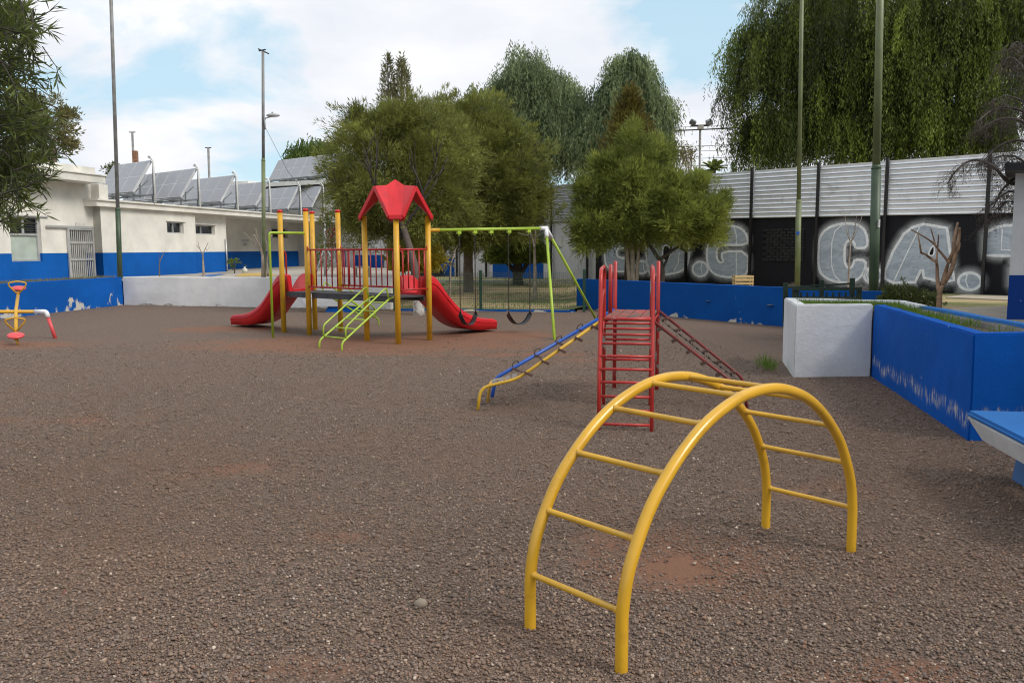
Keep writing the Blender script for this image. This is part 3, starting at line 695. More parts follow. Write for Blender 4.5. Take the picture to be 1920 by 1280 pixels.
for nm, s0, s1 in (('platform', .0, LA), ('bridge', LA+.06, LA+LB-.06), ('platform', LA+LB, SS[3])):
    mb = MB(); e = .0 if nm == 'platform' else .0
    mb.box(tp((s0+s1)/2, TW/2, DZ-.012), (s1-s0-.11 if nm == 'platform' else s1-s0, TW-.12, .024), rz=-.692)
    for t in (.075, TW-.075): mb.box(tp((s0+s1)/2, t, DZ-.05), (s1-s0-.1 if nm == 'platform' else s1-s0, .03, .11), rz=-.692)
    for k in range(5):
        s = s0+.12+(s1-s0-.24)*k/4; mb.box(tp(s, .055, DZ-.05), (.03, .012, .018), rz=-.692)
    mb.build(nm, DECK, tower)
def railing(a, b, z0, z1, n, name='railing'):
    a, b = Vector(a), Vector(b); mb = MB(); up = V(0, 0, 1)
    for z in (z0, z1): mb.tube([xy(a, z), xy(b, z)], .019, 10)
    for k in range(n):
        p = a.lerp(b, (k+.5)/n); mb.tube([xy(p, z0), xy(p, z1)], .0125, 8)
    for q in (a, b): mb.tube([xy(q, z1), xy(q, z1+.07)], .012, 8)
    return mb.build(name, REDM, tower)
railing(tp(LA+.06, -.02), tp(LA+LB-.06, -.02), .97, 1.70, 10)
railing(tp(LA+.06, TW+.02), tp(LA+LB-.06, TW+.02), .97, 1.70, 10)
railing(tp(SS[3]+.02, .06), tp(SS[3]+.02, TW-.06), .97, 1.70, 5)
# entry hoops of the slides
for (a, b) in ((tp(-.03, .13), tp(-.03, TW-.13)), (tp(SS[2]+.13, TW+.03), tp(SS[3]-.13, TW+.03))):
    for q, o in ((a, b), (b, a)):
        d = (Vector(o)-Vector(q)).normalized()
        MB().tube(fillet([xy(q, DZ-.03), xy(q, 1.66), xy(q, 1.70)-d*.16], .1), .018, 10).build('hoop', REDM, tower)
# roof: four gables around one apex
mid = tp((SS[2]+SS[3])/2, TW/2); hs, ht = LA/2+.14, TW/2+.14; EZ, PKZ, APZ = 2.30, 2.84, 2.985
def rp(s, t, z): return mid+TA*s+TN*t+V(0, 0, z-mid.z)
cc = .17
corners = [[(-hs, -ht+cc), (-hs+cc, -ht)], [(hs-cc, -ht), (hs, -ht+cc)], [(hs, ht-cc), (hs-cc, ht)], [(-hs+cc, ht), (-hs, ht-cc)]]
peaks = [(0, -ht*.93), (hs*.93, 0), (0, ht*.93), (-hs*.93, 0)]
def roof_shell(dz, shrink):
    vs = [rp(0, 0, APZ-dz)]
    for k in range(4):
        (a, b), p = corners[k], peaks[k]
        vs += [rp(a[0]*shrink, a[1]*shrink, EZ-dz*.6), rp(b[0]*shrink, b[1]*shrink, EZ-dz*.6), rp(p[0]*shrink, p[1]*shrink, PKZ-dz), rp(p[0]*.42, p[1]*.42, PKZ+.03-dz)]
    return vs
top = roof_shell(0, 1); bot = roof_shell(.06, .985); mb = MB(); fs = []
for k in range(4):
    c0, c1, p, m_ = 1+4*k, 2+4*k, 3+4*k, 4+4*k; kp = (k-1) % 4; pp_, mp_ = 3+4*kp, 4+4*kp
    fs += [(mp_, pp_, c0), (0, mp_, c0), (0, c0, c1), (0, c1, m_), (m_, c1, p)]
n = len(top); vs = top+bot; fb_ = [tuple(i+n for i in reversed(f)) for f in fs]; rim = []
loop = []
for k in range(4): loop += [1+4*k, 2+4*k, 3+4*k]
for i, j in zip(loop, loop[1:]+loop[:1]): rim.append((j, i, i+n, j+n))
mb.add(vs, fs+fb_+rim); rf = mb.build('roof', REDP, tower, bevel=.006)
mb = MB()
for i, j in zip(loop, loop[1:]+loop[:1]): mb.bar(top[i]+V(0, 0, -.03), top[j]+V(0, 0, -.03), .035, .075)
mb.build('roof_trim', REDP, rf, bevel=.006)
# slides
def slide(start, d, run, zend=.10):
    side = V(-d.y, d.x, 0); st_ = []
    path = [(-.10, DZ+.04, .30), (.10, DZ+.035, .33), (.26, DZ-.0, .33), (.42, DZ-.10, .30), (.62, DZ-.265, .25), (.95, DZ-.53, .23), (1.25, DZ-.67, .22), (1.55, DZ-.735, .20), (run, zend, .16), (run+.12, zend-.01, .12)]
    P = spline([V(*p) for p in path], 5); secs = []
    for i, p in enumerate(P):
        c = start+d*p.x; zb, h = p.y, p.z; w_ = .28
        if p.x > run: w_ = .28
        und = max(.01, zb-.055)
        prof = [(-w_-.02, und), (-w_-.035, zb+h-.03), (-w_-.02, zb+h), (-w_+.02, zb+h), (-w_+.045, zb+h-.03), (-w_+.07, zb+.02), (-w_+.12, zb), (w_-.12, zb), (w_-.07, zb+.02), (w_-.045, zb+h-.03), (w_-.02, zb+h), (w_+.02, zb+h), (w_+.035, zb+h-.03), (w_+.02, und)]
        secs.append([c+side*a+V(0, 0, z-c.z) for a, z in prof])
    mb = MB(); mb.loft(secs, smooth=True); sl_ = mb.build('slide', REDP, tower)
    for sgn in (-1, 1):    # moulded ridge along the flank
        mb = MB(); q = []
        for i, p in enumerate(P):
            if p.x < .05: continue
            c = start+d*p.x; q.append(c+side*sgn*(.317)+V(0, 0, p.y+p.z*.58-c.z))
        mb.tube(q, .008, 6).build('ridge', REDP, sl_)
    return sl_
slide(tp(-.02, TW/2), -TA, 2.0); slide(tp((SS[2]+SS[3])/2, TW+.02), TN, 1.95)
# lime ladders with hand rails
def ladder(f0, f1, t0, t1, n):
    mb = MB(); tops = []
    root = None
    for f, t in ((f0, t0), (f1, t1)):
        f, t = Vector(f), Vector(t); d = t-f; hz = V(d.x, d.y, 0).normalized()
        k1 = f+V(0, 0, .13); pth = fillet([f+V(0, 0, -.05), k1, t+V(0, 0, 0), t+hz*.12], .08)
        o = MB().tube(pth, .018, 10).build('ladder_rail', LIME, tower)
        s0 = k1.lerp(t, .08); s1 = t.lerp(k1, .03)
        MB().tube(fillet([s0, s0+V(0, 0, .20), s1+V(0, 0, .22)-hz*.06, s1], .07), .015, 10).build('hand_rail', LIME, o)
    for k in range(n):
        u = (k+.45)/n; a = (Vector(f0)+V(0, 0, .13)).lerp(Vector(t0), u); b = (Vector(f1)+V(0, 0, .13)).lerp(Vector(t1), u)
        MB().tube([a, b], .0135, 8).build('ladder_rung', LIME, tower)
lf0, lf1 = G(599, 652), G(641, 657)
ladder(lf0, lf1, tp(SS[2]+.16, -.03, DZ-.02), tp(SS[3]-.16, -.03, DZ-.02), 5)
r1 = G(710, 609); r0 = r1-TA*.46
ladder(r1, r0, tp(LA-.14, TW+.03, DZ-.02), tp(.20, TW+.03, DZ-.02), 5)
# lime sliding pole
fp = G(512, 633); p2 = tp(LA, 0, 2.03)
MB().tube(fillet([fp+V(0, 0, -.05), xy(fp, 2.03), p2], .05), .024, 12).build('sliding_pole', LIME, tower)
# swing beam and its A frame
p7 = tp(SS[3], TW, 2.05); ft1, ft2 = G(1040, 637), G(1122, 603); apex = (ft1+ft2)/2
apex = D(1024, 428, apex.y)
sock = p7.lerp(apex, .085)
MB().tube([p7, sock], .036, 12).build('beam_socket', YELP, tower)
beam = MB().tube([sock-(apex-p7)*.01, apex], .031, 14).build('swing_beam', LIME, tower)
bd = (apex-p7).normalized(); mb = MB(); mb.tube([apex-bd*.17, apex+bd*.03], .044, 12)
for ft in (ft1, ft2): mb.tube([apex, apex.lerp(ft, .09)], .043, 12)
mb.build('corner_joint', WHITEP, tower)
for ft in (ft1, ft2): MB().tube([apex.lerp(ft, .06), ft+V(0, 0, -.04)], .029, 12).build('swing_leg', LIME, tower)
def beam_at(px):
    best = min((abs((960+FPX*(q.x/q.y))-px), k) for k, q in ((k/400, p7.lerp(apex, k/400)) for k in range(401)))
    return p7.lerp(apex, best[1])
for px in (862, 892, 922, 955, 992):
    q = beam_at(px); mb = MB(); mb.box(q+V(0, 0, -.05), (.085, .05, .06), rz=math.atan2(bd.y, bd.x)); mb.tube([q+V(0, 0, -.08), q+V(0, 0, -.12)], .012, 8)
    mb.build('swing_bracket', LIME, beam)
def swing(pa, pb2, zs, label):
    a, b = beam_at(pa), beam_at(pb2); a = a+V(0, 0, -.115); b = b+V(0, 0, -.115)
    c = (a+b)/2; t = thing('swing', xy(c, zs), label, 'swing', 'belt swings hanging from the lime beam')
    dirh = (b-a).normalized(); wd = (b-a).length
    e0, e1 = xy(a, zs+.19), xy(b, zs+.19); n = V(-dirh.y, dirh.x, 0)
    for p, q in ((a, e0), (b, e1)):
        mb = MB(); ln = (q-p).length; k = int(ln/.042)
        for i in range(k):
            m0 = p.lerp(q, i/k); m1 = p.lerp(q, (i+.92)/k)
            ax = dirh if i % 2 else n
            for sg in (-1, 1): mb.bar(m0+ax*.008*sg, m1+ax*.009*sg, .008, .008)
        mb.build('chain', CHAIN, t)
    mb = MB(); secs = []
    for i in range(17):
        u = i/16*2-1; pt = c+dirh*wd/2*u; z = zs+.19*abs(u)**2.6
        secs.append([xy(pt-n*.075, z), xy(pt+n*.075, z), xy(pt+n*.075, z+.014), xy(pt-n*.075, z+.014)])
    mb.loft(secs).build('seat', RUB, t)
    for q in (e0, e1): MB().add([q-n*.075+V(0,0,-.02), q+n*.075+V(0,0,-.02), q+V(0, 0, .11), q-n*.075+dirh*.008+V(0,0,-.02), q+n*.075+dirh*.008+V(0,0,-.02), q+dirh*.008+V(0, 0, .11)], [(0, 1, 2), (5, 4, 3), (0, 3, 4, 1), (1, 4, 5, 2), (2, 5, 3, 0)]).build('hanger', CHAIN, t)
s1z = D(877, 609, beam_at(877).y).z; s2z = D(973, 608, beam_at(973).y).z
swing(863, 892, s1z, 'black belt swing on chains hanging nearer the red slide')
swing(954, 994, s2z, 'black belt swing on chains hanging nearer the white corner joint')

# ================================================================== RED CLIMBER WITH RAMPS
cl = thing('climber', V(1.3, 8.6, 0), 'red metal climber with ladder, board deck and yellow, blue and red ramps', 'climbing frame')
CPZ = .965
LFT = {'foot': G(1122.5, 806), 'a': V(1.0, 8.93, 0), 'b': V(1.13, 9.47, 0), 'c': V(1.25, 10.0, 0)}
RGT = {'foot': G(1221.6, 809), 'a': V(1.50, 8.86, 0), 'b': V(1.63, 9.36, 0), 'c': V(1.745, 9.86, 0)}
for S_, rg in ((LFT, 0), (RGT, 1)):
    f, a = S_['foot'], S_['a']
    def lu(u, z): return xy(f.lerp(xy(a, 0), u), z)
    pth = [f+V(0, 0, -.05), lu(.08, .69), lu(.16, 1.0), lu(.22, 1.50), xy(a, 1.51), xy(a, -.05)]
    MB().tube(fillet(pth, .16, 8), .019, 12).build('side_rail', REDW, cl)
    pth = [lu(.075, .55), lu(.12, .72), lu(.40, .86), lu(.80, .90), xy(a, .92)]
    MB().tube(fillet(pth, .10), .014, 10).build('stringer', REDW, cl)
    pth = [lu(.42, .86), lu(.44, 1.22), xy(a, 1.26)]
    MB().tube(fillet(pth, .16, 8), .014, 10).build('grab_rail', REDW, cl)
    for key, ht_ in (('b', 1.52), ('c', 1.55)):
        if rg and key == 'b': continue
        q = S_[key]; MB().tube([xy(q, -.05 if key == 'c' else CPZ-.08), xy(q, ht_-.012), xy(q, ht_)], [.023, .023, .009], 12).build('post', REDW, cl)
    MB().tube([xy(S_['a'], CPZ-.06), xy(S_['c'], CPZ-.06)], .017, 8).build('deck_beam', REDM, cl)
for u, z in ((.01, .057), (.025, .185), (.04, .314), (.05, .448), (.06, .57), (.08, .69), (.25, .785), (.40, .853), (.63, .882), (.9, .905)):
    MB().tube([xy(LFT['foot'].lerp(LFT['a'], u), z), xy(RGT['foot'].lerp(RGT['a'], u), z)], .0135, 10).build('rung', REDW, cl)
for z in (.25, .5, .72):
    MB().tube([xy(LFT['a'], z), xy(RGT['a'], z)], .0135, 8).build('brace', REDM, cl)
MB().tube([xy(LFT['c'], .36), xy(RGT['c'], .36)], .0135, 8).build('brace', REDM, cl)
for k in range(4):
    a0, a1 = LFT['a'].lerp(RGT['a'], k/4+.004), LFT['a'].lerp(RGT['a'], (k+1)/4-.014)
    c0, c1 = LFT['c'].lerp(RGT['c'], k/4+.004), LFT['c'].lerp(RGT['c'], (k+1)/4-.014)
    sh = (LFT['foot']-LFT['a']).normalized()*.06; sh.z = 0
    mb = MB(); mb.prism([(p.x, p.y) for p in (a0+sh, a1+sh, c1, c0)], CPZ-.025, CPZ); mb.build('board', DECKW, cl)
MB().tube([xy(LFT['a'], CPZ-.02)+sh, xy(RGT['a'], CPZ-.02)+sh], .02, 8).build('deck_beam', REDW, cl)
# left ramp: yellow rail in front, blue rail behind, slats between
ys, yk, ye, yf = xy(LFT['a'], CPZ-.02), D(970, 710, 8.78), D(906, 727, 8.66), G(895, 769)
MB().tube(fillet([ys, yk, ye+V(-.03, 0, .0), yf+V(0, 0, -.04)], .10), .0175, 12).build('ramp_rail', mat('ramp_yellow', (0.56, 0.33, 0.02), .4, .12, dirt=(.3, .17, .04), dirt_amt=.5), cl)
b_s, b_k, b_f = xy(LFT['c'], CPZ), D(930, 708, 9.42), G(921, 745)
MB().tube(fillet([b_s, b_k, b_f+V(0, 0, -.04)], .06), .021, 12).build('ramp_rail', BLUEM, cl)
mf = G(914, 755); mtop = D(917, 722, mf.y)
MB().tube(fillet([mf+V(0, 0, -.04), mtop, D(972, 708, 9.1)], .06), .0145, 10).build('step_rail', YEL, cl)
MB().tube(fillet([mtop+V(0, .02, .0), D(925, 712, 9.25), D(968, 709, 9.12)], .05), .0145, 10).build('step_rail', YEL, cl)
for k in range(4):
    u0, u1 = (k+.05)/4, (k+.85)/4
    mb = MB(); p0, p1 = yk.lerp(ye, u0*.8), yk.lerp(ye, u1*.8); o = V(.0, .36, .01)
    mb.loft([[p0, p1, p1+V(0, 0, -.015), p0+V(0, 0, -.015)], [p0+o, p1+o, p1+o+V(0, 0, -.015), p0+o+V(0, 0, -.015)]], smooth=False); mb.build('step_slat', WOODG, cl)
for k in range(5):
    u = (k+.55)/5.2
    a = ys.lerp(yk, u)+V(0, -.02, -.028); b = b_s.lerp(b_k, u*.97)+V(0, .02, -.03)
    dv = (b-a).normalized()
    mb = MB(); mb.bar(a-dv*.02, a+dv*.06, .09, .025, up=(.5, 0, 1)); mb.bar(b-dv*.06, b+dv*.02, .09, .025, up=(.5, 0, 1)); mb.tube([a, b], .007, 6); mb.build('foothold', BROWNM, cl)
    q = b_s.lerp(b_k, u*.93+.03); dr = (b_k-b_s).normalized()
    MB().tube(fillet([q-dr*.04, q-dr*.04+V(0, 0, .06), q+dr*.04+V(0, 0, .06), q+dr*.04], .03), .006, 8).build('handhold', CHAIN, cl)
# red ramp on the other side
q_s, q_e, q_f = xy(RGT['a'], CPZ-.03), D(1395, 733, 8.66), G(1402, 765)
w_s, w_e = xy(RGT['c'], CPZ-.0), D(1391, 707, 9.62); w_f = xy(w_e, 0)+V(.05, 0, 0)
for a, b, f in ((q_s, q_e, q_f), (w_s, w_e, w_f)):
    MB().tube(fillet([a, b, f+V(0, 0, -.04)], .07), .0175, 10).build('ramp_rail', REDD, cl)
for k in range(6):
    u = (k+.6)/6.3; a, b = q_s.lerp(q_e, u)+V(0, 0, -.03), w_s.lerp(w_e, u)+V(0, 0, -.03)
    dv = (b-a).normalized()
    mb = MB(); mb.bar(a-dv*.02, a+dv*.10, .07, .03, up=(-.5, 0, 1)); mb.bar(b-dv*.10, b+dv*.02, .07, .03, up=(-.5, 0, 1)); mb.tube([a, b], .007, 6); mb.build('foothold', BROWNM, cl)
for off in (.25, .75):
    mb = MB(); a, b = q_s.lerp(w_s, off), q_e.lerp(w_e, off); n_ = 30
    for i in range(n_):
        m0, m1 = a.lerp(b, i/n_)+V(0, 0, -.045), a.lerp(b, (i+.9)/n_)+V(0, 0, -.045); mb.bar(m0, m1, .018 if i % 2 else .006, .006 if i % 2 else .018)
    mb.build('chain', CHAIN, cl)

# ================================================================== SEESAW
lgf = G(105, 634); pz = D(86, 584, lgf.y); ptop = pz
seat_n = G(31, 650); 
ss = thing('seesaw', xy(D(30, 586, lgf.y), 0), 'yellow seesaw with red seats and red leg by the flaking blue wall', 'seesaw')
bar_d = (V(-1, .03, 0)).normalized(); far_end = ptop+bar_d*3.2
MB().tube([ptop+bar_d*.12, far_end], .034, 12).build('pivot_bar', YELP, ss)
MB().tube(fillet([ptop+bar_d*.22, ptop+V(.01, 0, .0), ptop.lerp(lgf, .22)], .05), .043, 12).build('elbow', WHITEP, ss)
MB().tube([ptop.lerp(lgf, .18), lgf+V(.0, 0, -.05)], .034, 12).build('leg', REDS, ss)
for fx in ((-.3, .75), (.0, -.75), (-.3, -.75)):
    q = xy(far_end if fx[0] < 0 else ptop, 0)+V(fx[0], fx[1], 0)
    if fx[0] < 0: MB().tube([far_end, q], .034, 10).build('leg', REDS, ss)
pvt = D(30, 586, lgf.y)+V(0, 0, .03); near = D(30, 634, lgf.y-1.15); far = pvt+(pvt-near)*1.05
far = D(35, 545, lgf.y+1.25)
MB().tube([near+V(0, 0, -.02), pvt, far], .032, 12).build('plank', YELP, ss)
MB().tube([near+V(0, .05, -.02), xy(near, .0)+V(0, .03, 0)], .018, 8).build('bumper', YELP, ss)
for q, sg in ((near, 1), (far, -1)):
    e = (pvt-q).normalized(); sd2 = e.cross(V(0, 0, 1)).normalized(); upv = sd2.cross(e)
    M3 = Matrix((sd2, e, upv)).transposed()
    st2 = MB().ball(q+upv*.055, .145, 16, 8, sc=(1.0, .95, .30), M=M3).build('seat', REDS, ss)
    b0 = q+e*.30
    pth = [b0, b0+sd2*.15+upv*.19, b0+sd2*.16+upv*.25, b0+upv*.29, b0-sd2*.16+upv*.25, b0-sd2*.15+upv*.19, b0]
    MB().tube(fillet(pth, .05), .015, 8).build('handle', YELP, ss)

# ================================================================== MESH FENCE
fa_, fb_2 = G(742, 582), G(1078, 585)
fw = thing('mesh_fence', xy(fa_, 0), 'green welded mesh fence with dark posts between the lawn and gravel', 'fence')
fz0, fz1 = .06, 1.08
for px, hh, wd in ((742, 1.14, .11), (905, 1.12, .075), (1096, 1.14, .075)):
    k = (px-742)/(1078-742); p = xy(fa_.lerp(fb_2, k), 0)
    if px == 1096: p = p+V(-.02, .05, 0)
    MB().box(p+V(0, 0, hh/2-.03), (wd, wd, hh+.06), rz=-.14).build('post', GREENP, fw, bevel=.006)
mb = MB(); ln = (fb_2-fa_).length; nv = int(ln/.055)
for i in range(nv):
    p = fa_.lerp(fb_2, (i+.5)/nv); mb.bar(xy(p, fz0), xy(p, fz1), .0075, .006)
nh = 20
for j in range(nh):
    z = fz0+.02+(fz1-fz0-.06)*j/(nh-1); mb.bar(xy(fa_, z), xy(fb_2, z), .006, .0075 if j % 5 else .014)
mb.build('mesh_panel', MESHW, fw)
MB().bar(xy(fa_, .015)+V(0, .0, 0), xy(fb_2, .015), .16, .07).build('kerb', BLUEWM, fw, bevel=.01)

# ================================================================== GRAFFITI WALL
WR, WLp = V(12.77, 21.05, 0), V(3.67, 31.53, 0); WD = (WLp-WR).normalized(); WNn = V(-WD.y, WD.x, 0)
if WNn.dot(-WR) < 0: WNn = -WNn              # towards the camera
def wall_hit(px, py, off=0.0):
    d = ray(px, py); o = V(0, 0, EYE); p0 = WR+WNn*off
    t = (p0-o).dot(WNn)/d.dot(WNn); return o+d*t
def ws(px): return (wall_hit(px, 480)-WR).dot(WD)
def wp(s, z, off=0.0): return xy(WR+WD*s+WNn*off, z)
S0 = ws(1920)-3.5; S_W = ws(1117); S_E = ws(640)
zmid = wall_hit(1533, 405).z; zmidL = wall_hit(1050, 415).z
ztop0, ztopL = wall_hit(1900, 283).z, wall_hit(1045, 346).z
sR, sL = ws(1900), ws(1045)
def ztop(s): return ztop0+(ztopL-ztop0)*(s-sR)/(sL-sR)
def zm(s): return wall_hit(1900, 398).z+(wall_hit(1050, 415).z-wall_hit(1900, 398).z)*(s-sR)/(sL-sR)
GBLK = wall_paint('black_sprayed_wall', (0.018, 0.018, 0.022), GZ, .5, .42, streak=.2, under=(.20, .18, .16), rough=.7)
GWHT = wall_paint('white_sprayed_wall', (0.56, 0.56, 0.56), GZ, .45, .5, streak=.08, under=(.36, .30, .25))
gw = thing('graffiti_wall', wp((S0+S_W)/2, 0), 'long black wall painted with big silver graffiti letters under corrugated sheeting', 'wall')
def wall_seg(sa, sb, m, name, parent, off=0.0, th=.2):
    q = [wp(sa, -.1, off), wp(sb, -.1, off), wp(sb, -.1, -th), wp(sa, -.1, -th)]; u = [xy(p, zm(s)) for p, s in zip(q, (sa, sb, sb, sa))]
    mb = MB(); mb.loft([q, u], smooth=False)
    return mb.build(name, m, parent)
wall_seg(S0, S_W, GBLK, 'black_wall', gw); wall_seg(S_W+.002, S_E, GWHT, 'white_wall', gw, off=.004)
for pa, pb_, ptop_ in ((985, 1019, 424), (924, 984.5, 478), (826, 852, 484), (664, 720, 478), (630, 648, 470)):
    q = [wp(ws(pb_), GZ-.1, .02), wp(ws(pa), GZ-.1, .02), wp(ws(pa), wall_hit(pa, ptop_).z, .02), wp(ws(pb_), wall_hit(pb_, ptop_).z, .02)]
    q2 = [p-WNn*.018 for p in q]; MB().loft([q2, q], smooth=False).build('blue_panel', BLUEWM, gw)
# bricked-up window
s0_, s1_ = ws(1508), ws(1430); zt, zb = wall_hit(1468, 428).z, wall_hit(1468, 490).z; mb = MB()
nb = 11
for j in range(nb):
    for i in range(6):
        za = zb+(zt-zb)*j/nb; wdt = (s1_-s0_)/6; sh_ = (wdt/2 if j % 2 else 0)
        a, b = max(s0_, s0_+i*wdt-sh_), min(s1_, s0_+(i+1)*wdt-sh_)
        if b-a < .05: continue
        mb.bar(wp(a+.01, za+.05, .005+random.uniform(0, .02)), wp(b-.01, za+.05, .005+random.uniform(0, .02)), .05, (zt-zb)/nb*.8)
mb.build('bricked_window', mat('black_painted_brick', (0.016, 0.016, 0.018), .7, .4, 5, bmp=.5), gw)
# corrugated sheets, one per bay, and the black posts
SHEET = mat('corrugated_sheet', (0.88, 0.90, 0.93), .40, .06, 1.3, metal=.30, dirt=(0.34, 0.31, 0.29), dirt_amt=.35, dscale=1.6)
SHEETD = mat('dull_corrugated_sheet', (0.36, 0.37, 0.38), .5, .15, 1.3, metal=.3)
post_px = [2050, 1849, 1660, 1533, 1410, 1290, 1190, 1105, 1037, 975, 915, 860]
pos_s = [ws(p) for p in post_px]
PST = mat('black_post', (0.014, 0.012, 0.012), .55, .3, 5)
for k in range(len(pos_s)-1):
    a, b = pos_s[k], pos_s[k+1]; za0, zb0, za1, zb1 = zm(a), zm(b), ztop(a), ztop(b)
    secs_a, secs_b = [], []; nr = 11; pr_ = []
    for j in range(nr):
        for u, o in ((0, -.03), (.10, -.03), (.16, .045), (.50, .02), (.56, .035), (.93, .045)): pr_.append(((j+u)/nr, o))
    va = [wp(a+.01, za0+(za1-za0)*u-.02, .05+o) for u, o in pr_]; vb = [wp(b-.01, zb0+(zb1-zb0)*u-.02, .05+o) for u, o in pr_]
    n = len(va); mb = MB(); mb.add(va+vb+[p-WNn*.012 for p in va]+[p-WNn*.012 for p in vb],
        [(i, i+1, n+i+1, n+i) for i in range(n-1)]+[(3*n+i, 3*n+i+1, 2*n+i+1, 2*n+i) for i in range(n-1)]+[(n-1, 3*n-1, 4*n-1, 2*n-1)])
    mb.build('metal_sheet', SHEET if k < 7 else SHEETD, gw)
for s in pos_s[1:]:
    MB().bar(wp(s, GZ-.1, .12), wp(s, ztop(s)+.05, .12), .075, .075, up=WNn).build('post', PST, gw)
for px in (875, 1290):
    s = ws(px); MB().bar(wp(s, GZ-.1, .12), wp(s, zm(s), .12), .075, .075, up=WNn).build('post', PST, gw)
# letters
def letter_fill():
    m, t, b = new_mat('silver_spray'); n = noise(t, 2.0, 5, .6, stretch=(1, 1, 2.5), dist=1.5); f = noise(t, 11, 6, .7)
    c = mixc(t, ramp01(t, n, .35, .65), (0.35, 0.40, 0.47), (0.48, 0.545, 0.62)); c = mixc(t, ramp01(t, f, .55, .75), c, (0.33, 0.34, 0.37))
    wv = noise(t, 1.6, 3, .5, stretch=(1, 1, 3), dist=3.0); ln_ = mathn(t, 'SUBTRACT', 1.0, ramp01(t, mathn(t, 'ABSOLUTE', mathn(t, 'SUBTRACT', wv, .5)), .006, .03))
    c = mixc(t, mathn(t, 'MULTIPLY', ln_, .45), c, (0.66, 0.70, 0.74))
    t.links.new(c, b.inputs['Base Color']); b.inputs['Roughness'].default_value = .8; return m
LFILL = letter_fill(); LWHITE = mat('white_spray', (0.86, 0.88, 0.90), .8, .12, 8)
def glow_mat():
    m, t, b = new_mat('white_overspray'); a = t.nodes.new('ShaderNodeAttribute'); a.attribute_name = 'fade'
    b.inputs['Base Color'].default_value = (.68, .70, .72, 1); b.inputs['Roughness'].default_value = .9
    al = mathn(t, 'MULTIPLY', mathn(t, 'POWER', a.outputs['Fac'], 1.9), .8); al = mathn(t, 'MULTIPLY', al, ramp01(t, noise(t, 4, 5, .6), .15, .5), clamp=True)
    t.links.new(al, b.inputs['Alpha']); return m
GLOW = glow_mat()
def chaikin(p, n):
    for _ in range(n):
        q = []
        for a, b in zip(p, p[1:]+p[:1]): q += [(a[0]*.75+b[0]*.25, a[1]*.75+b[1]*.25), (a[0]*.25+b[0]*.75, a[1]*.25+b[1]*.75)]
        p = q
    return p
def dens(p, closed=True):
    res = []
    for a, b in zip(p, p[1:]+(p[:1] if closed else [])):
        for k in range(3): res.append((a[0]+(b[0]-a[0])*k/3, a[1]+(b[1]-a[1])*k/3))
    return res
def ribbon(pts, w0, w1, off, closed=True):       # strip between offsets w0 and w1 along a (s,z) outline
    n = len(pts); A, B = [], []
    for i in range(n):
        p, q, r_ = pts[i-1] if (closed or i) else pts[i], pts[i], pts[(i+1) % n] if (closed or i < n-1) else pts[i]
        tx, ty = r_[0]-p[0], r_[1]-p[1]; l_ = math.hypot(tx, ty) or 1; nx, ny = ty/l_, -tx/l_
        A.append(wp(q[0]+nx*w0, q[1]+ny*w0, off)); B.append(wp(q[0]+nx*w1, q[1]+ny*w1, off))
    fs = [(i, (i+1) % n, n+(i+1) % n, n+i) for i in range(n if closed else n-1)]
    return A+B, fs
def letter(outline, lines=(), hole=None, smooth=0, name='graffiti_letter'):
    ol = chaikin(outline, smooth) if smooth else list(outline)
    sz = [((wall_hit(x, y)-WR).dot(WD), wall_hit(x, y).z) for x, y in ol]
    ar = sum(a[0]*b[1]-b[0]*a[1] for a, b in zip(sz, sz[1:]+sz[:1]))
    if ar < 0: sz = sz[::-1]
    mb = MB(); mb.add([wp(s, z, .012) for s, z in sz], [tuple(range(len(sz)))]); o = mb.build(name, LFILL, gw)
    bm = bmesh.new(); bm.from_mesh(o.data); bmesh.ops.triangulate(bm, faces=bm.faces[:], ngon_method='EAR_CLIP'); bm.to_mesh(o.data); bm.free()
    dz_ = dens(sz); mb = MB(); v, f = ribbon(dz_, -.04, .035, .018); mb.add(v, f)
    for ln_ in lines:
        l2 = [((wall_hit(x, y)-WR).dot(WD), wall_hit(x, y).z) for x, y in ln_]; v, f = ribbon(l2, -.018, .018, .022, closed=False); mb.add(v, f)
    if hole:
        h2 = [((wall_hit(x, y)-WR).dot(WD), wall_hit(x, y).z) for x, y in (chaikin(hole, 2))]
        MB().add([wp(s, z, .020) for s, z in h2], [tuple(range(len(h2)))]).build('letter_counter', GBLK, o)
        v, f = ribbon(dens(h2), -.02, .02, .024); mb.add(v, f)
    mb.build('letter_outline', LWHITE, o)
    v, f = ribbon(dz_, .0, .26, .008); m2 = MB(); m2.add(v, f); g = m2.build('letter_glow', GLOW, o)
    a = g.data.attributes.new('fade', 'FLOAT', 'POINT'); n = len(v)//2; a.data.foreach_set('value', [1.0]*n+[0.0]*n)
    return o
def k1(pts): return [(1440+x*.25, 380+y*.25) for x, y in pts]
def k2(pts): return [(1100+x*.198, 400+y*.198) for x, y in pts]
def ell(cx_, cy_, rx, ry): return [(cx_+rx*math.cos(2*math.pi*k/20), cy_+ry*math.sin(2*math.pi*k/20)) for k in range(20)]
letter(k1([(748, 338), (748, 262), (728, 205), (684, 168), (620, 155), (540, 160), (470, 180), (420, 215), (390, 260), (380, 330), (378, 430), (385, 500), (410, 545), (470, 582), (560, 602), (650, 590), (702, 555), (732, 500), (738, 433), (650, 425), (642, 465), (625, 488), (600, 488), (584, 468), (576, 420), (578, 340), (588, 300), (612, 282), (640, 290), (653, 315), (655, 342)]),
    [k1([(560, 165), (505, 215), (482, 300), (478, 400), (482, 480), (502, 545), (548, 592)])], smooth=1)
letter(k1(ell(790, 545, 68, 60)), [k1([(760, 498), (742, 540), (760, 590)])])
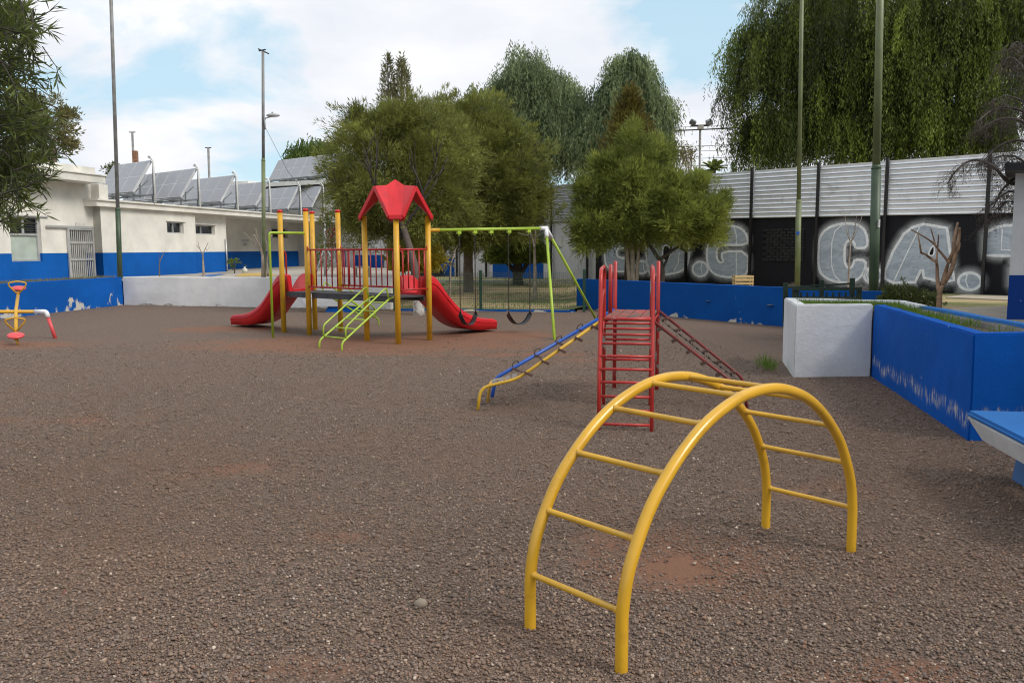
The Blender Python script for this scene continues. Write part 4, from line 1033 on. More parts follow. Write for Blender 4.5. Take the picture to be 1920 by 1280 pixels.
letter(k1([(875, 525), (940, 365), (1020, 235), (1085, 185), (1170, 160), (1345, 190), (1372, 400), (1398, 584), (1285, 590), (1170, 562), (1163, 506), (1146, 510), (1106, 596), (945, 602), (884, 572)]),
    [k1([(1145, 172), (1040, 390), (945, 592)])], hole=k1([(1250, 300), (1252, 400), (1195, 395)]))
letter(k1(ell(1515, 590, 86, 65)), [k1([(1500, 530), (1484, 585), (1505, 640)])])
letter(k1([(2010, 170), (1895, 170), (1780, 170), (1690, 192), (1632, 228), (1628, 395), (1830, 400), (1825, 620), (1870, 660), (2010, 672)]), [k1([(1760, 196), (1752, 355), (1990, 360)])])
letter(k2([(1530, 300), (1525, 215), (1480, 150), (1400, 118), (1310, 128), (1220, 172), (1160, 250), (1140, 350), (1140, 450), (1165, 525), (1210, 575), (1300, 603), (1420, 605), (1530, 582), (1535, 358), (1285, 360), (1282, 425), (1300, 450), (1275, 470), (1246, 450), (1233, 400), (1236, 340), (1260, 310), (1300, 300)]),
    [k2([(1420, 362), (1420, 600)]), k2([(1400, 130), (1420, 200), (1420, 298)])], smooth=1)
letter(k2(ell(1078, 527, 73, 70)), [k2([(1095, 465), (1085, 520), (1100, 590)])])
letter(k2([(560, 220), (760, 215), (900, 240), (965, 300), (975, 400), (960, 490), (900, 550), (800, 575), (680, 580), (575, 575)]), [k2([(880, 370), (870, 470), (830, 545)])], hole=k2([(725, 300), (790, 310), (800, 380), (780, 440), (725, 450)]), smooth=1)
letter(k2(ell(528, 510, 58, 60)), [k2([(548, 455), (540, 510), (552, 560)])])
letter(k2([(420, 215), (320, 200), (235, 225), (185, 290), (172, 390), (180, 480), (215, 525), (300, 552), (395, 548), (410, 425), (300, 420), (285, 370), (300, 325), (415, 345)]), [k2([(375, 430), (370, 545)])], smooth=1)
# wood crate at its foot
cw = wall_hit(1395, 527); q = D(1393, 520, 23.4)
mb = MB(); c0 = xy(q, GZ)
t = thing('wooden_crate', c0, 'small pale wooden crate at the foot of the graffiti wall', 'crate')
for z in (.05, .15, .25, .35, .44):
    for sx_, sy_, lx, ly in ((0, -.15, .52, .015), (0, .15, .52, .015), (-.26, 0, .015, .3), (.26, 0, .015, .3)): mb.box(c0+V(sx_, sy_, z), (lx, ly, .06))
mb.build('slat', WOOD, t)
mb = MB()
for sx_ in (-.24, .24):
    for sy_ in (-.13, .13): mb.box(c0+V(sx_, sy_, .23), (.03, .03, .46))
mb.build('corner_post', WOOD, t)

# ================================================================== BUILDING (long wing, near wing)
BD = V(.2146, .9767, 0).normalized(); BN = V(BD.y, -BD.x, 0)
B0 = xy(D(230, 471, 30), 0)
def bp(s, t, z): return xy(B0+BD*s+BN*t, z)
def bhit(px, py, t=0.0):
    d = ray(px, py); o = V(0, 0, EYE); p0 = B0+BN*t; k = (p0-o).dot(BN)/d.dot(BN); return o+d*k
def bs(px, t=0.0): return (bhit(px, 480, t)-B0).dot(BD)
def bz(px, py, t=0.0): return bhit(px, py, t).z
CREAM = wall_paint('cream_render', (0.71, 0.685, 0.62), CZ, .5, 0, streak=.05, bmp=.5)
DADO = wall_paint('blue_dado', (0.005, 0.095, 0.38), CZ, .5, 0, streak=.08, bmp=.5)
WHT = wall_paint('white_render', (0.66, 0.65, 0.61), CZ, .5, 0, streak=.05)
sA, sB, sC, sEnd = bs(193), bs(369), bs(426, -.35), bs(665)
RZ0, RZ1 = bz(193, 387.5), bz(193, 374)
ZD = bz(240, 473.5)
bld = thing('school_building', bp(6, -2, CZ), 'long low cream building with blue lower wall behind the low walls', 'building')
def bbox(mb, s0, s1, t0, t1, z0, z1):
    q = [bp(s0, t0, z0), bp(s1, t0, z0), bp(s1, t1, z0), bp(s0, t1, z0)]; mb.loft([q, [xy(p, z1) for p in q]], smooth=False); return mb
BASE = CZ-.3
def bwall(s0, s1, t0, t1, z1, holes=(), nm='wall'):
    """painted wall in two bands, with openings cut on its outer face (t1); holes (s0,s1,z0,z1)"""
    for (z0, zt_, m, name) in ((BASE, ZD, DADO, 'blue_lower_wall'), (ZD+.001, z1, CREAM, nm)):
        mb = MB(); cuts = sorted(set([s0, s1]+[x for h in holes for x in h[:2] if s0 < x < s1]))
        for a, b in zip(cuts[:-1], cuts[1:]):
            mid_ = (a+b)/2; hs_ = [h for h in holes if h[0] < mid_ < h[1]]
            segs = [(z0, zt_)]
            for h in hs_:
                ns = []
                for u, v in segs:
                    if h[2] > u: ns.append((u, min(v, h[2])))
                    if h[3] < v: ns.append((max(u, h[3]), v))
                segs = [x for x in ns if x[1]-x[0] > .01]
            for u, v in segs: bbox(mb, a, b, t0, t1, u, v)
        mb.build(name, m, bld)
def win(px0, px1, y0, y1, t, depth=.16, cols=2):
    h = (bs(px0, t), bs(px1, t), bz((px0+px1)/2, y1, t), bz((px0+px1)/2, y0, t))
    return h
w1, w2 = win(316, 347, 416, 438, 0), win(361, 405, 421.5, 440, -.35)
bwall(sA, sB, -.3, 0, RZ0+.02, [w1]); bwall(sB+.002, sC, -.7, -.35, RZ0+.02, [w2])
REC = -2.6
w3, w4 = win(511, 541, 428, 446, REC), win(560, 592, 430, 447, REC)
bwall(sC-.3, bs(690, REC), REC-.25, REC, RZ0+.02, [w3, w4])
bwall(sC-.25, sC-.005, REC, -.36, RZ0+.015)
def window(h, t, cols=2, label=None):
    s0, s1, z0, z1 = h; mb = MB(); f = .05; tt = t-.14
    for u in [s0+f/2, s1-f/2]+[s0+(s1-s0)*k/cols for k in range(1, cols)]: mb.bar(bp(u, tt, z0), bp(u, tt, z1), f, .05, up=BN)
    for z in (z0+f/2, z1-f/2): mb.bar(bp(s0+f, tt-.002, z), bp(s1-f, tt-.002, z), .05, f)
    fr_ = mb.build('window', ALU, bld)
    bbox(MB(), s0, s1, tt-.04, tt-.03, z0, z1).build('pane', GLASSD, fr_)
    bbox(MB(), s0-.05, s1+.12, t-.12, t+.05, z1+.003, z1+.045).build('lintel', CREAM, fr_)
    return fr_
window(w1, 0); window(w2, -.35); window(w3, REC); window(w4, REC)
# roof slab with fascia
mb = MB(); bbox(mb, bs(187, .18), bs(690, .18), -7, .18, RZ0, RZ1-.06); bbox(mb, bs(187, .18)-.02, bs(690, .18), -7.1, .25, RZ1-.06+.001, RZ1); bbox(mb, bs(187, .18)+.5, bs(690, .18), -7, -6.6, RZ1+.001, RZ1+.34); mb.build('roof', CREAM, bld)
# near wing
TWG = -.33
nw0 = bs(-120, TWG); nwin = (bs(22, TWG), bs(80, TWG), bz(50, 490, TWG), bz(50, 406, TWG)); ndoor = (bs(130, TWG), bs(173, TWG), CZ-.1, bz(150, 431, TWG))
WZ = bz(205, 346, .3)
bwall(nw0, sA+.15, TWG-.3, TWG, WZ+.02, [nwin, ndoor])
bwall(sA-.002+.15, sA+.45, -.6, -.002, RZ1+.01); bbox(MB(), sA-.004, sA+.45, -.6, -.003, RZ1+.01, WZ+.01).build('wall', CREAM, bld)
bbox(MB(), sA+.0, sA+.151, -.62, -.0035, BASE, ZD).build('blue_lower_wall', DADO, bld); bbox(MB(), sA+.0, sA+.151, -.62, -.0035, ZD+.001, RZ1+.01).build('wall', CREAM, bld)
mb = MB(); bbox(mb, nw0, bs(206, .45), -7, .45, WZ, WZ+.24); bbox(mb, nw0, bs(206, .45)+.03, -7, .50, WZ+.241, WZ+.275)
mb.build('roof', CREAM, bld)
zpar = bz(188, 316, .05); mb = MB(); bbox(mb, nw0, bs(188, .05), -7, .05, WZ+.276, zpar); mb.build('parapet', CREAM, bld)
s0, s1, z0, z1 = nwin; tt = TWG-.12; zs_ = z0+(z1-z0)*.60
mb = MB()
for u in (s0+.03, s1-.03): mb.bar(bp(u, tt, z0), bp(u, tt, z1), .06, .05, up=BN)
mb.bar(bp((s0+s1)/2, tt, zs_), bp((s0+s1)/2, tt, z1), .08, .05, up=BN)
for z in (z0+.02, zs_, z1-.02): mb.bar(bp(s0+.06, tt-.002, z), bp(s1-.06, tt-.002, z), .05, .06)
wf = mb.build('window', ALU, bld)
bbox(MB(), s0, s1, tt-.04, tt-.03, z0, zs_).build('frosted_pane', FROST, wf)
bbox(MB(), s0, s1, tt-.08, tt-.07, zs_, z1).build('pane', GLASSD, wf)
mb = MB()
for k in range(7):
    z = zs_+.05+(z1-zs_-.08)*k/7; bbox(mb, s0+.06, s1-.06, tt-.06, tt-.02, z, z+.022)
mb.build('louvre', mat('dark_louvre', (.05, .055, .06), .3), wf)
bbox(MB(), s0-.1, s1+.3, TWG-.05, TWG+.06, z1+.003, z1+.04).build('lintel', ALU, wf)
# barred sliding door
s0, s1, z0, z1 = ndoor; tt = TWG+.05; mb = MB()
for u in (s0-.06, s1+.02): mb.bar(bp(u, tt, CZ), bp(u, tt, z1+.05), .07, .05, up=BN)
for z in (CZ+.04, CZ+(z1-CZ)*.40, CZ+(z1-CZ)*.74, z1+.03): mb.bar(bp(s0-.03, tt-.002, z), bp(s1, tt-.002, z), .05, .07)
dr_ = mb.build('door', ALU, bld)
mb = MB()
for k in range(12):
    u = s0+(s1-s0)*(k+.5)/12; mb.bar(bp(u, tt-.03, CZ), bp(u, tt-.03, z1), .022, .02, up=BN)
mb.build('door_bar', mat('pale_bar', (.5, .5, .48), .5), dr_)
bbox(MB(), s0-.1, s1+.1, TWG-.28, TWG-.26, CZ-.1, z1).build('door_leaf', mat('grey_curtain', (.30, .29, .27), .8, .12, 3), dr_)
mb = MB(); mb.bar(bp(bs(88, TWG), tt+.01, z1+.085), bp(s1+.05, tt+.01, z1+.085), .05, .07); mb.build('door_rail', ALU, dr_)
bbox(MB(), bs(145, TWG), bs(162, TWG), TWG, TWG+.015, bz(154, 426, TWG), bz(154, 417.5, TWG)).build('name_plate', mat('plate', (.62, .6, .56), .5), bld)
for y0, y1, xa_, xb_ in ((448.5, 453, 454, 467), (455, 461, 456, 464)):
    bbox(MB(), bs(xa_, REC), bs(xb_, REC), REC, REC+.012, bz(460, y1, REC), bz(460, y0, REC)).build('notice', mat('paper', (.45, .45, .44), .7), bld)
MB().tube([bp(bs(428, -.2), -.28, CZ), bp(bs(428, -.2), -.28, bz(428, 448, -.28))], .035, 8).build('drain_pipe', ALU, bld)
# upper block behind, with its own roof
ub = D(487, 352, 50); vb = D(680, 350, 47)
blk = thing('rooftop_block', xy(ub, 3), 'pale upper block with roof shade put in as a dark band, rising behind the solar collectors', 'building')
mb = MB(); bxd = (xy(vb, 0)-xy(ub, 0)).normalized(); byd = V(-bxd.y, bxd.x, 0)
def blkbox(mb, a, b, c, d_, z0, z1):
    o = xy(ub, 0); q = [o+bxd*a+byd*c, o+bxd*b+byd*c, o+bxd*b+byd*d_, o+bxd*a+byd*d_]; mb.loft([[xy(p, z0) for p in q], [xy(p, z1) for p in q]], smooth=False); return mb
zu = D(560, 348, 49).z
blkbox(MB(), .3, 7, 0, 6, CZ-.2, zu-.15).build('wall', WHT, blk)
blkbox(MB(), -.1, 7.2, -.25, 6.2, zu-.149, zu-.02).build('overhang_shade_band', mat('overhang_shade_colour', (.03, .03, .032), .7), blk)  # near-black band standing in for the shadow under the roof overhang
blkbox(MB(), -2.2, 7.3, -.35, 6.3, zu-.018, zu+.22).build('roof', WHT, blk)
blkbox(MB(), -2.9, -1.3, .5, 3, zu+.0, zu+.45).build('parapet', WHT, blk)

# ================================================================== SOLAR COLLECTORS
FRM = mat('collector_frame', (0.50, 0.51, 0.52), .5, .08, metal=.3); PIPE = mat('white_pipe', (0.70, 0.70, 0.68), .5, .06)
def collectors(corner, n, pw, length, tilt, label, post_drop, back=False):
    t = thing('solar_collector_array', corner, label, 'solar collector', 'solar collectors in rows on the roof')
    e1, e2 = -TA, (TN*math.cos(tilt)+V(0, 0, math.sin(tilt))); nn = e2.cross(e1).normalized()
    if nn.z < 0: nn = -nn
    M3 = Matrix((e1, e2, nn)).transposed()
    for k in range(n):
        c = corner+e1*(pw*(k+.5))+e2*length/2
        pnl = MB().box(c, (pw-.045, length, .09), M=M3).build('collector', FRM, t)
        mb = MB()
        for (u, v) in ((.25, .25), (.25, .75)): mb.box(corner+e1*(pw*(k+.5))+e2*length*(.253 if v < .5 else .747)+nn*.047, (pw-.13, length*.46, .008), M=M3)
        mb.build('glass', COLL, pnl)
    mb = MB(); W_ = n*pw; bk = TN*math.cos(tilt)*length
    mb.bar(corner-e1*.05+V(0, 0, -.07), corner+e1*W_+V(0, 0, -.07), .07, .06)
    mb.bar(corner+bk+V(0, 0, -.07), corner+e1*W_+bk+V(0, 0, -.07), .06, .06)
    for k in range(n+1):
        a = corner+e1*(pw*k); mb.bar(a+V(0, 0, -.10), a+bk+V(0, 0, -.10), .05, .05); mb.bar(a+bk+V(0, 0, -.1), a+e2*length-nn*.05, .04, .04)
    for k in (0, n):
        for q in (V(0, 0, 0), bk): a = corner+e1*(pw*k*.96+.05)+q; mb.bar(a+V(0, 0, -.1), a+V(0, 0, -post_drop), .06, .06)
    mb.bar(corner+e1*.06+bk*.1, corner+e1*.06+e2*length*.8+V(0, 0, -.5), .03, .03)
    mb.build('support_frame', mat('frame_dark', (.13, .14, .15), .6), t)
    a = corner+e2*length-e1*.10
    if not back:
        MB().tube(fillet([xy(a, corner.z-post_drop+.02)+V(.03, -.02, 0), a+V(0, 0, .05), a+V(-.18, .1, .16)], .06), .034, 8).build('pipe', PIPE, t)
    MB().tube([a+V(0, 0, .02), a+V(-.22, .12, .14), a+V(-.10, .02, .2)], .04, 8).build('vent_elbow', PIPE, t)
    return t
arr = [(251, 360, 31.0, 'nearest the parapet'), (340, 369.5, 34.2, 'second from the parapet'), (415, 378, 37.4, 'third from the parapet'), (480, 385.5, 41.0, 'fourth from the parapet'), (540, 391.5, 44.3, 'fifth from the parapet'), (585, 388.5, 47.0, 'sixth and farthest')]
for px, py, yy, lb in arr:
    collectors(D(px, py, yy), 3 if px < 260 else 5, 1.02, 1.40, R(58), 'tilted grey solar collectors on the cream roof, '+lb, D(px, py, yy).z-RZ1+.0)
collectors(D(621, 327, 49), 6, 1.04, 1.50, R(58), 'tilted solar collector row of six panels on the higher back roof', .4, back=True)

# ================================================================== POLES
def pole(name, px_b, py_b, px_t, py_t, y, zb, r0, r1, mlow, mup, joint_py, label, cat='pole', group=None):
    b = D(px_b, py_b, y); tt_ = D(px_t, py_t, y); d = (tt_-b).normalized(); b0 = b-d*((b.z-zb)/d.z)
    t = thing(name, b0, label, cat, group); j = D(px_b, joint_py, y); jz = b0+d*((j.z-zb)/d.z)
    MB().tube([b0+V(0, 0, -.1), jz], r0, 14).build('lower_section', mlow, t)
    MB().tube([jz-d*.05, tt_], [r1, r1*.85], 14).build('upper_section', mup, t)
    MB().tube([jz-d*.03, jz+d*.05], [r0*1.04, r1*1.05], 14).build('collar', mlow, t)
    return t, tt_, d
pole('tall_pole', 225, 520, 203, -160, 27.8, CZ, .082, .062, POLED, POLEY, 392, 'tall thin pole, green foot and grey shaft, by the barred door', group='tall poles around the playground')
lp, ltop, ld = pole('lamp_post', 494.5, 519, 493, 97, 27.0, CZ, .062, .05, POLEG, POLEY, 300, 'tall thin post with small street lamp arm and crossed bars on top', 'lamp post', 'tall poles around the playground')
mb = MB(); mb.bar(ltop+V(-.12, -.1, .06), ltop+V(.16, .1, -.05), .04, .03); mb.bar(ltop+V(-.14, .05, .03), ltop+V(.1, -.05, .05), .04, .03); mb.build('cross_bar', DARKM, lp)
la_ = D(496, 222, 26.95); arm = MB().tube(fillet([D(497, 243, 26.95), la_, D(520, 216, 26.8)], .08), .022, 8).build('lamp_arm', STEEL, lp)
hd = D(512, 216.5, 26.8); mb = MB(); mb.ball(hd, .22, 12, 8, sc=(1, .45, .28)); mb.box(hd+V(-.02, 0, .08), (.05, .05, .05)); mb.build('lamp_head', mat('lamp_grey', (.38, .38, .38), .5), lp)
MB().ball(hd+V(.06, -.02, -.035), .10, 10, 6, sc=(1.1, .5, .35)).build('lamp_lens', mat('lamp_glass', (.75, .76, .78), .2), lp)
mb = MB(); mb.tube([D(498, 240, 26.9), D(540, 322, 27.6), D(600, 395, 29.5)], .006, 5); o = mb.build('guy_wire', DARKM, lp)
pole('tall_pole', 1495, 541, 1506, -160, 24.0, GZ, .078, .060, POLEG, POLEG, 378, 'tall thin green pole with a blue sticker before the letter C', group='tall poles around the playground')
t3, _, d3 = pole('tall_pole', 1637.5, 566, 1654, -170, 17.4, GZ-.1, .098, .080, POLED, POLEG, 314, 'thick dark green pole with small white tag behind the planter', group='tall poles around the playground')
q = D(1648, 419, 17.28); MB().box(q, (.03, .05, .16)).build('tag_plate', mat('tag_white', (.6, .6, .58), .6), t3)
sk = D(1496, 437, 23.9); MB().box(sk, (.09, .02, .09)).build('sticker', BLUEM, bpy.data.objects['tall_pole.001'])
for px, yt, yb, yy, lb in ((248, 248, 312, 62, 'thin distant mast with a crossbar beside the brick chimney'), (390.5, 277, 340, 62, 'thin distant mast with a crossbar above the solar collectors')):
    b, tt_ = D(px, yb, yy), D(px, yt, yy); t = thing('mast', xy(b, 0), lb, 'mast', 'distant masts')
    MB().tube([xy(b, 0), tt_], .085, 8).build('pole', POLEY, t); MB().bar(tt_+V(-.22, 0, .0), tt_+V(.22, 0, 0), .08, .06).build('cross_bar', DARKM, t)
c = D(253, 283, 61); t = MB().bar(xy(c, 0), c, .32, .32, up=(0, 1, 0)).build('chimney', BRICKM); MBt = MB(); recentre(t, xy(c, 0)); tag(t, 'old brick chimney shaft behind the solar collectors', 'chimney')
b, tt_ = D(1313, 330, 46), D(1313, 236, 46); t = thing('floodlight_pole', xy(b, 0), 'grey floodlight pole with two lamps beyond the metal sheets', 'floodlight')
MB().tube([xy(b, 0), tt_], .06, 10).build('pole', POLEY, t); MB().bar(tt_+V(-.5, 0, .0), tt_+V(.5, 0, 0.02), .08, .09).build('cross_arm', DARKM, t)
for dx, ry in ((-.42, .5), (.47, -.25)):
    c = tt_+V(dx, -.05, .17); MB().box(c, (.34, .28, .26), M=Matrix.Rotation(ry, 3, 'Y') @ Matrix.Rotation(.5, 3, 'X')).build('floodlight', mat('flood_grey', (.15, .16, .18), .5), t, bevel=.03)
MB().box(tt_+V(0, -.08, -.08), (.3, .2, .2)).build('junction_box', mat('jbox', (.35, .33, .3), .6), t)
# overhead cables
for i, (x0, y0, x1, y1, r, lb) in enumerate(((1000, 254, 1960, 200, .045, 'thick black overhead cable passing behind the floodlight pole'), (1180, 262, 1560, 241, .012, 'thin upper overhead wire beyond the fence, just over the thick cable lamps'), (1150, 275, 1560, 254, .018, 'grey overhead wire below the thick cable'), (1150, 281, 1560, 268, .014, 'thin overhead wire, second below the thick cable'), (1150, 296, 1560, 280, .014, 'thin overhead wire, third below the thick cable'), (1150, 309, 1560, 296, .014, 'lowest thin overhead wire beyond the metal sheets'))):
    if i == 1: y0, y1 = 238, 216
    a, b = D(x0, y0, 56), D(x1, y1, 56); pts = [a.lerp(b, k/12)+V(0, 0, -.9*(1-(k/6-1)**2)*.3) for k in range(13)]
    o = MB().tube(pts, r, 5).build('power_line', DARKM); recentre(o, a); tag(o, lb, 'cable', 'overhead cables')
a, b = D(1812, 179, 30), D(1990, 150, 29.5); o = MB().tube([a, a.lerp(b, .5)+V(0, 0, -.05), b], .022, 5).build('power_line', DARKM); recentre(o, a); tag(o, 'short black cable in front of the big weeping tree', 'cable', 'overhead cables')

# ================================================================== CORNER OF THE OTHER BUILDING, BENCH
pc = G(1887, 602, GZ); zc = 3.6
cb_ = thing('white_building', xy(pc, GZ), 'white wall corner with blue base and dark eave at the frame edge, plus an unseen wing added for shade', 'building')
zb_ = D(1890, 516, pc.y).z; ztp = D(1900, 320, pc.y).z
mb = MB(); rcx = pc.x*(pc.y+3)/pc.y+.1; mb.prism([(pc.x, pc.y), (pc.x+3, pc.y-.4), (pc.x+4, pc.y+3), (rcx, pc.y+3)], GZ-.2, zb_); mb.build('blue_base', wall_paint('dark_blue_base', (.010, .05, .26), GZ, .4, 0), cb_)
mb = MB(); mb.prism([(pc.x+.004, pc.y+.004), (pc.x+3, pc.y-.396), (pc.x+4, pc.y+3), (rcx+.004, pc.y+3)], zb_+.001, ztp+.03); mb.build('wall', WHITEPL, cb_)
mb = MB(); e0 = D(1884, 316, pc.y-.5); mb.prism([(e0.x, e0.y), (e0.x+4, e0.y-.5), (e0.x+5, e0.y+3), (e0.x*(e0.y+3)/e0.y+.05, e0.y+3)], e0.z-.03, e0.z+.09); mb.build('eave', DARKM, cb_)
wx0, wy1 = pc.x+1.5, pc.y-.41  # unseen wing added out of frame, made tall to keep sun off the planter
mb = MB(); mb.prism([(wx0, -3), (wx0+5, -3), (wx0+5, wy1), (wx0, wy1)], -.1, zb_); mb.build('blue_base', BLUEWM, cb_)
mb = MB(); mb.prism([(wx0+.004, -2.996), (wx0+4.996, -2.996), (wx0+4.996, wy1), (wx0+.004, wy1)], zb_+.001, ztp+2.6); mb.build('wall', CONC, cb_)
mb = MB(); mb.prism([(wx0-.9, -3.3), (wx0+5.3, -3.3), (wx0+5.3, wy1-.35), (wx0-.9, wy1-.35)], ztp+2.602, ztp+2.75); mb.build('eave', DARKM, cb_)
gb = thing('park_bench', xy(D(1540, 560, 15.2), GZ-.2), 'dark green slatted park bench behind the white planter end', 'bench')
def db(px, py, y=15.2): return D(px, py, y)
for x0, x1, y0, yy in ((1469, 1477, 530.5, 15.6), (1486, 1498, 539, 15.0), (1537, 1544, 525, 15.7), (1594, 1602, 521.5, 15.8), (1607, 1615, 538, 15.0)):
    a, b = db((x0+x1)/2, y0, yy), db((x0+x1)/2, 590, yy); MB().bar(xy(b, GZ-.25), a, (x1-x0)/FPX*yy, .06, up=(0, 1, 0)).build('post', GREENB, gb)
MB().bar(db(1486, 541.5, 14.96), db(1615, 541.5, 14.96), .05, .055).build('top_rail', GREENB, gb)
MB().bar(db(1470, 539.5, 15.65), db(1602, 531, 15.85), .04, .03).build('back_rail', GREENB, gb)
mb = MB()
for k in range(9):
    a = db(1502+k*12, 548, 15.3); mb.bar(xy(a, GZ-.1), a, .03, .025, up=(0, 1, 0))
mb.build('slat', GREENB, gb)
for yy, py in ((15.15, 560), (15.35, 558)): MB().bar(db(1490, py, yy), db(1613, py, yy), .10, .04).build('seat_board', GREENB, gb)
# small far bench under the tree
c = D(678, 501, 29); t = thing('bench', xy(c, c.z-.42), 'small grey concrete bench on the lawn under the central trees', 'bench', 'concrete benches')
MB().box(xy(c, c.z), (.62, .3, .07)).build('seat', CONC, t)
for dx in (-.22, .22): MB().box(xy(c, c.z-.21)+V(dx, 0, 0), (.08, .26, .36)).build('leg', CONC, t)

# ================================================================== STONE AND LOOSE PEBBLES
q = G(789, 1138); mb = MB(); mb.ball(q+V(0, 0, .018), .031, 16, 12, sc=(1, .75, .8)); o = mb.build('stone', STONEM)
for v in o.data.vertices:
    k = math.sin(v.co.x*70)*.0015+math.sin(v.co.y*90+1)*.0015; v.co.z += k; v.co.x += k
recentre(o, q); tag(o, 'single round brown stone lying on the gravel beside the yellow arch', 'stone')
def pebbles():
    m, t, b = new_mat('pebble'); a = t.nodes.new('ShaderNodeAttribute'); a.attribute_name = 'shade'
    rp_ = t.nodes.new('ShaderNodeValToRGB'); e = rp_.color_ramp.elements; e[0].color = (0.07, 0.052, 0.042, 1); e[1].color = (0.50, 0.05, 0.035, 1)
    for ps, c in ((.2, (0.135, 0.098, 0.078)), (.4, (0.195, 0.144, 0.115)), (.55, (0.255, 0.195, 0.16)), (.66, (0.24, 0.13, 0.085)), (.74, (0.175, 0.155, 0.15)), (.84, (0.34, 0.26, 0.20)), (.93, (0.47, 0.39, 0.32)), (.97, (0.68, 0.61, 0.53))): x = e.new(ps); x.color = (*c, 1)
    t.links.new(a.outputs['Fac'], rp_.inputs[0]); c = mixc(t, noise(t, 160, 4), mul((1, 1, 1), 0), rp_.outputs[0]); 
    pc_ = mixc(t, ramp01(t, noise(t, 120, 4), .2, .7), mixc(t, .5, rp_.outputs[0], (.12, .095, .08)), rp_.outputs[0])
    hue = noise(t, 95, 2); pc_ = mixc(t, mathn(t, 'MULTIPLY', ramp01(t, hue, .56, .64), .45), pc_, (.15, .145, .165)); pc_ = mixc(t, mathn(t, 'MULTIPLY', ramp01(t, noise(t, 83, 2), .60, .66), .5), pc_, (.30, .20, .09))
    pc_ = mixc(t, mathn(t, 'MULTIPLY', ramp01(t, noise(t, .55, 7, .62), .42, .68), .5), pc_, (.20, .125, .085))
    t.links.new(warm(t, pc_), b.inputs['Base Color']); b.inputs['Roughness'].default_value = .75
    # one icosahedron per pebble
    ph = (1+5**.5)/2; iv = np.array([(-1, ph, 0), (1, ph, 0), (-1, -ph, 0), (1, -ph, 0), (0, -1, ph), (0, 1, ph), (0, -1, -ph), (0, 1, -ph), (ph, 0, -1), (ph, 0, 1), (-ph, 0, -1), (-ph, 0, 1)])/math.sqrt(1+ph*ph)
    fi = np.array([(0, 11, 5), (0, 5, 1), (0, 1, 7), (0, 7, 10), (0, 10, 11), (1, 5, 9), (5, 11, 4), (11, 10, 2), (10, 7, 6), (7, 1, 8), (3, 9, 4), (3, 4, 2), (3, 2, 6), (3, 6, 8), (3, 8, 9), (4, 9, 5), (2, 4, 11), (6, 2, 10), (8, 6, 7), (9, 8, 1)])
    yg = np.linspace(1.7, 16, 600); dn = np.interp(yg, [1.7, 4, 6, 8.5, 11, 16], [11000, 9000, 5600, 2500, 1000, 0])*(1.32*yg+3.4)
    cdf = np.cumsum(dn)*(yg[1]-yg[0]); n0 = int(cdf[-1]); y = np.interp(RNG.uniform(0, cdf[-1], n0), cdf, yg); P = np.stack([RNG.uniform(-.5, .5, n0)*(1.32*y+3.4), y], 1)
    # leave the trodden patches barer, keep off the planter
    keep = np.ones(len(P), bool)
    nx = np.sin(P[:, 0]*5.1+1.3*np.sin(P[:, 1]*3.7))*np.sin(P[:, 1]*4.3+1.1*np.sin(P[:, 0]*6.3)); u_ = RNG.uniform(0, 1, len(P))
    for (x, y, rx, ry, amt) in PATCHES:
        d = np.hypot((P[:, 0]-x)/rx, (P[:, 1]-y)/ry); keep &= ~((1-d)*amt+nx*.40 > .25+.75*u_)
    keep &= ~((P[:, 0] > 3.6) & (P[:, 1] > 10.7)) & np.array([inside(a, b, gpoly) for a, b in P]) & ~((P[:, 1] > 7.0) & (P[:, 0] > 4.05+(P[:, 1]-7.14)*.195))
    P = P[keep]
    oc = np.array([(1, 0, 0), (-1, 0, 0), (0, 1, 0), (0, -1, 0), (0, 0, 1), (0, 0, -1)], float); of = np.array([(0, 2, 4), (2, 1, 4), (1, 3, 4), (3, 0, 4), (2, 0, 5), (1, 2, 5), (3, 1, 5), (0, 3, 5)])
    VV, FF, SH, off = [], [], [], 0
    for sel, sv, sf in ((P[:, 1] < 4.6, iv, fi), (P[:, 1] >= 4.6, oc*1.12, of)):
        Q = P[sel]; n = len(Q); nv = len(sv)
        r = np.clip(RNG.lognormal(math.log(.0044), .42, n), .0025, .0125)*(1+.5*np.clip((Q[:, 1]-6)/12, 0, 1))
        sc = np.stack([RNG.uniform(.8, 1.35, n), RNG.uniform(.7, 1.1, n), RNG.uniform(.45, .8, n)], 1)*r[:, None]
        an = RNG.uniform(0, 2*np.pi, n); tl = RNG.normal(0, .35, n)
        v = sv[None]*(1+RNG.normal(0, .09, (n, nv, 1)))*sc[:, None, :]
        v = np.stack([v[..., 0]*np.cos(tl)[:, None]-v[..., 2]*np.sin(tl)[:, None], v[..., 1], v[..., 0]*np.sin(tl)[:, None]+v[..., 2]*np.cos(tl)[:, None]], -1)
        v = np.stack([v[..., 0]*np.cos(an)[:, None]-v[..., 1]*np.sin(an)[:, None], v[..., 0]*np.sin(an)[:, None]+v[..., 1]*np.cos(an)[:, None], v[..., 2]], -1)
        v += np.stack([Q[:, 0], Q[:, 1], r*RNG.uniform(.0, 1.1, n)], 1)[:, None, :]
        VV.append(v.reshape(-1, 3)); FF.append((sf[None]+nv*np.arange(n)[:, None, None]).reshape(-1)+off); off += n*nv
        sh_ = np.clip(RNG.beta(1.35, 1.9, n), 0, .97); sh_[RNG.integers(0, n, 14)] = 1.0; SH.append(np.repeat(sh_, nv))
    v = np.concatenate(VV); f = np.concatenate(FF); nf = len(f)//3
    me = bpy.data.meshes.new('loose_gravel'); me.vertices.add(len(v)); me.loops.add(nf*3); me.polygons.add(nf)
    me.vertices.foreach_set('co', v.reshape(-1).astype(np.float32)); me.loops.foreach_set('vertex_index', f.astype(np.int32))
